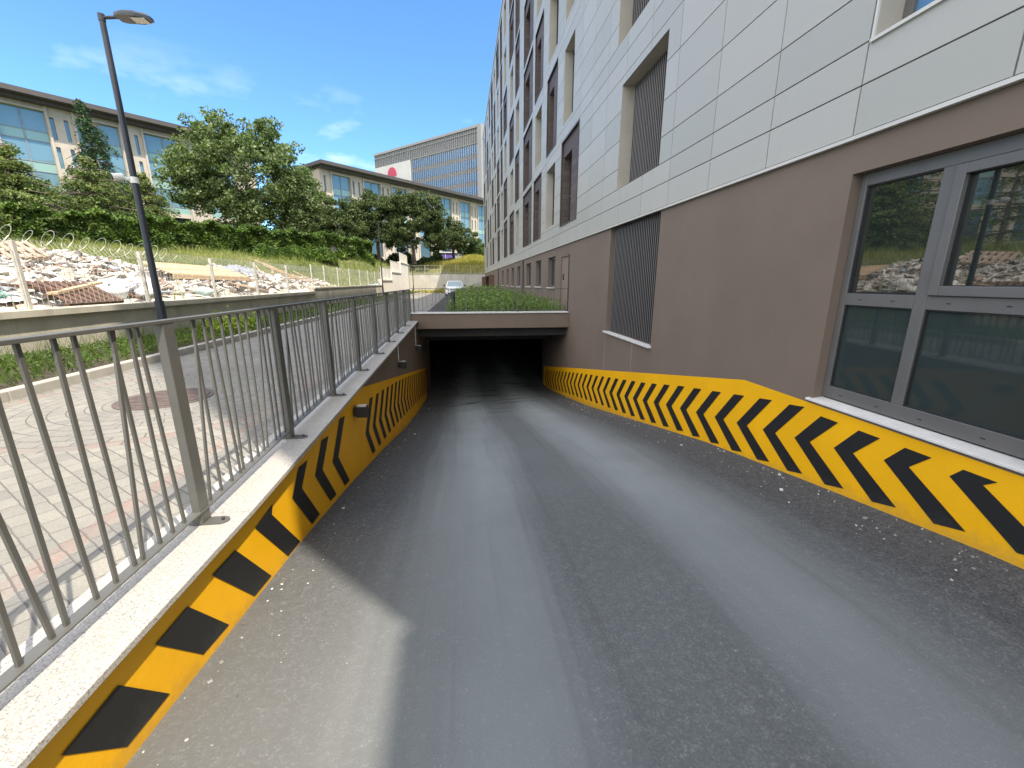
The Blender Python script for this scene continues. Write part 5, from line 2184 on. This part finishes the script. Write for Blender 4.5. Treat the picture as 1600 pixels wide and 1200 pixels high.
q = root('corrugated_sheet', (-8.2, 8.4, -.4), 'white corrugated sheet leaning on the rubble at the far left with a turquoise patch', 'metal sheet')
b = MB()
n = 40
ux = Vector((-.12, .99, .03)).normalized()
vx = Vector((-.72, .1, .50)).normalized()
o0 = Vector((-7.75, 6.9, -.40))
k = 0
for i in range(n + 1):
    nrm = ux.cross(vx)
    off = nrm * (.018 if (i // 2) % 2 else 0)
    for e in (0, 1):
        b.v.append(tuple(o0 + ux * (2.7 * i / n) + vx * (1.0 * e) + off))
for i in range(n):
    b.f.append((2 * i, 2 * i + 2, 2 * i + 3, 2 * i + 1))
    b.m.append(0)
b.build('sheet', M['sheet'], q)
b = MB()
nrm = ux.cross(vx) * (-.03)
c0 = o0 + ux * 1.2 + vx * .12 - nrm
sx_, sy_ = ux * .38, vx * .32
b.hexa([c0, c0 + sx_, c0 + sx_ + sy_, c0 + sy_, c0 - nrm, c0 + sx_ - nrm, c0 + sx_ + sy_ - nrm, c0 + sy_ - nrm])
b.build('foam_patch', M['turq'], q)


def plank(p0, p1, w, h, mat, label, grp, name='timber_plank'):
    q = MB()
    q.beam(p0, p1, w, h)
    return tag(q.build(name, mat), label, 'plank', grp)


def zz_(x, y, d=0):
    return (x, y, rz(x, y) + d)


plank((-8.35, 7.6, .10), (-7.72, 9.5, -.22), .06, .05, M['rust'], 'dark steel bar lying across the white corrugated sheet', None, 'steel_bar')
plank((-7.75, 9.0, -.22), (-8.05, 10.5, -.02), .16, .05, M['wood'], 'short light brown plank by the second fence post from the left', None)
# big leaning table-like board
tb = root('wooden_board', (-9.0, 16.0, rz(-9.0, 16.0)), 'long pale wooden table top with stub legs tipped over on the rubble', 'wooden board')
b = MB()
e0, e1 = Vector((-8.8, 14.2, .26)), Vector((-8.4, 18.0, .20))
sd1 = Vector((-1.0, .1, .36))
th = Vector((.02, 0, -.04))
b.hexa([e0 + th, e1 + th, e1 + sd1 + th, e0 + sd1 + th, e0, e1, e1 + sd1, e0 + sd1])
b.build('top', M['wood'], tb)
b = MB()
b.hexa([e0 + Vector((.03, 0, -.17)), e1 + Vector((.03, 0, -.17)), e1 + Vector((0, 0, -.17)), e0 + Vector((0, 0, -.17)), e0 + Vector((.03, 0, -.045)), e1 + Vector((.03, 0, -.045)), e1 + Vector((0, 0, -.045)), e0 + Vector((0, 0, -.045))])
b.build('apron', M['wood'], tb)
for f_ in (.70, .97):
    b = MB()
    p = e0.lerp(e1, f_) + Vector((-.06, 0, -.1))
    b.beam(p, p + Vector((.15, .12, -.42)), .06, .06)
    b.build('leg', M['wood'], tb)


def pallet(x, y, rot, dz, label, mat):
    r = root('wooden_pallet', (x, y, rz(x, y) + dz), label, 'pallet', 'pallets on the rubble')
    mt = Euler(rot).to_matrix()
    o = Vector((x, y, rz(x, y) + dz))
    q = MB()
    for i in range(7):
        q.obox(o + mt @ Vector((-.54 + .18 * i, 0, .12)), (.11, .85, .02), mt)
    q.build('deck_boards', mat, r)
    q = MB()
    for v in (-.38, 0, .38):
        q.obox(o + mt @ Vector((0, v, .06)), (1.2, .09, .09), mt)
    q.build('bearers', mat, r)


pallet(-7.75, 16.4, (.25, .1, 1.5), .05, 'weathered pallet lying low against the fence below the tipped table top', M['wood2'])
pallet(-11.6, 12.6, (.5, -.1, 1.2), .30, 'dark pallet standing on the crest of the heap at the left', M['wood2'])
pallet(-7.85, 9.6, (.5, 0, 1.5), .0, 'rusty brown crate-like pallet under the light plank near the left fence post', M['rust'])
labs = ['topmost pale plank sliding down the right end of the heap', 'pale plank lying just below the topmost one', 'broken plank crossing the middle of the timber pile', 'long light plank pointing at the wall step',
        'short thick timber at the foot of the timber pile', 'thin batten sticking up from the timber pile', 'grey plank flat along the fence by the timber pile', 'pinkish batten near the last rubble by the wall step',
        'stubby plank end poking out left of the timber pile', 'crooked slat at the back of the timber pile', 'narrow slat resting across two planks', 'light plank nearest the concrete wall step']
for i, lb in enumerate(labs):
    y = 20.2 + i * .38
    x = -9.0 + .3 * math.sin(i * 2.3)
    ln = [2.2, 2.0, 1.3, 2.4, .9, 1.5, 1.8, 1.0, .9, 1.2, 1.1, 1.7][i]
    a = R([-62, -55, 20, -50, -70, -35, 80, -20, 10, -80, 35, -48][i])
    p0 = Vector(zz_(x - .1, y, .46 + .07 * (i % 3)))
    d = Vector((math.cos(a) * ln, math.sin(a) * ln * -1 if i % 2 else math.sin(a) * ln, 0))
    p1 = p0 + Vector((abs(d.x) * .75, d.y * .6, -.42 - .14 * (i % 2)))
    p1.x = min(p1.x, -7.35)
    plank(p0, p1, .10 if i % 3 else .06, .04, M['wood'] if i % 4 else M['wood2'], lb, 'planks at the right end of the rubble')
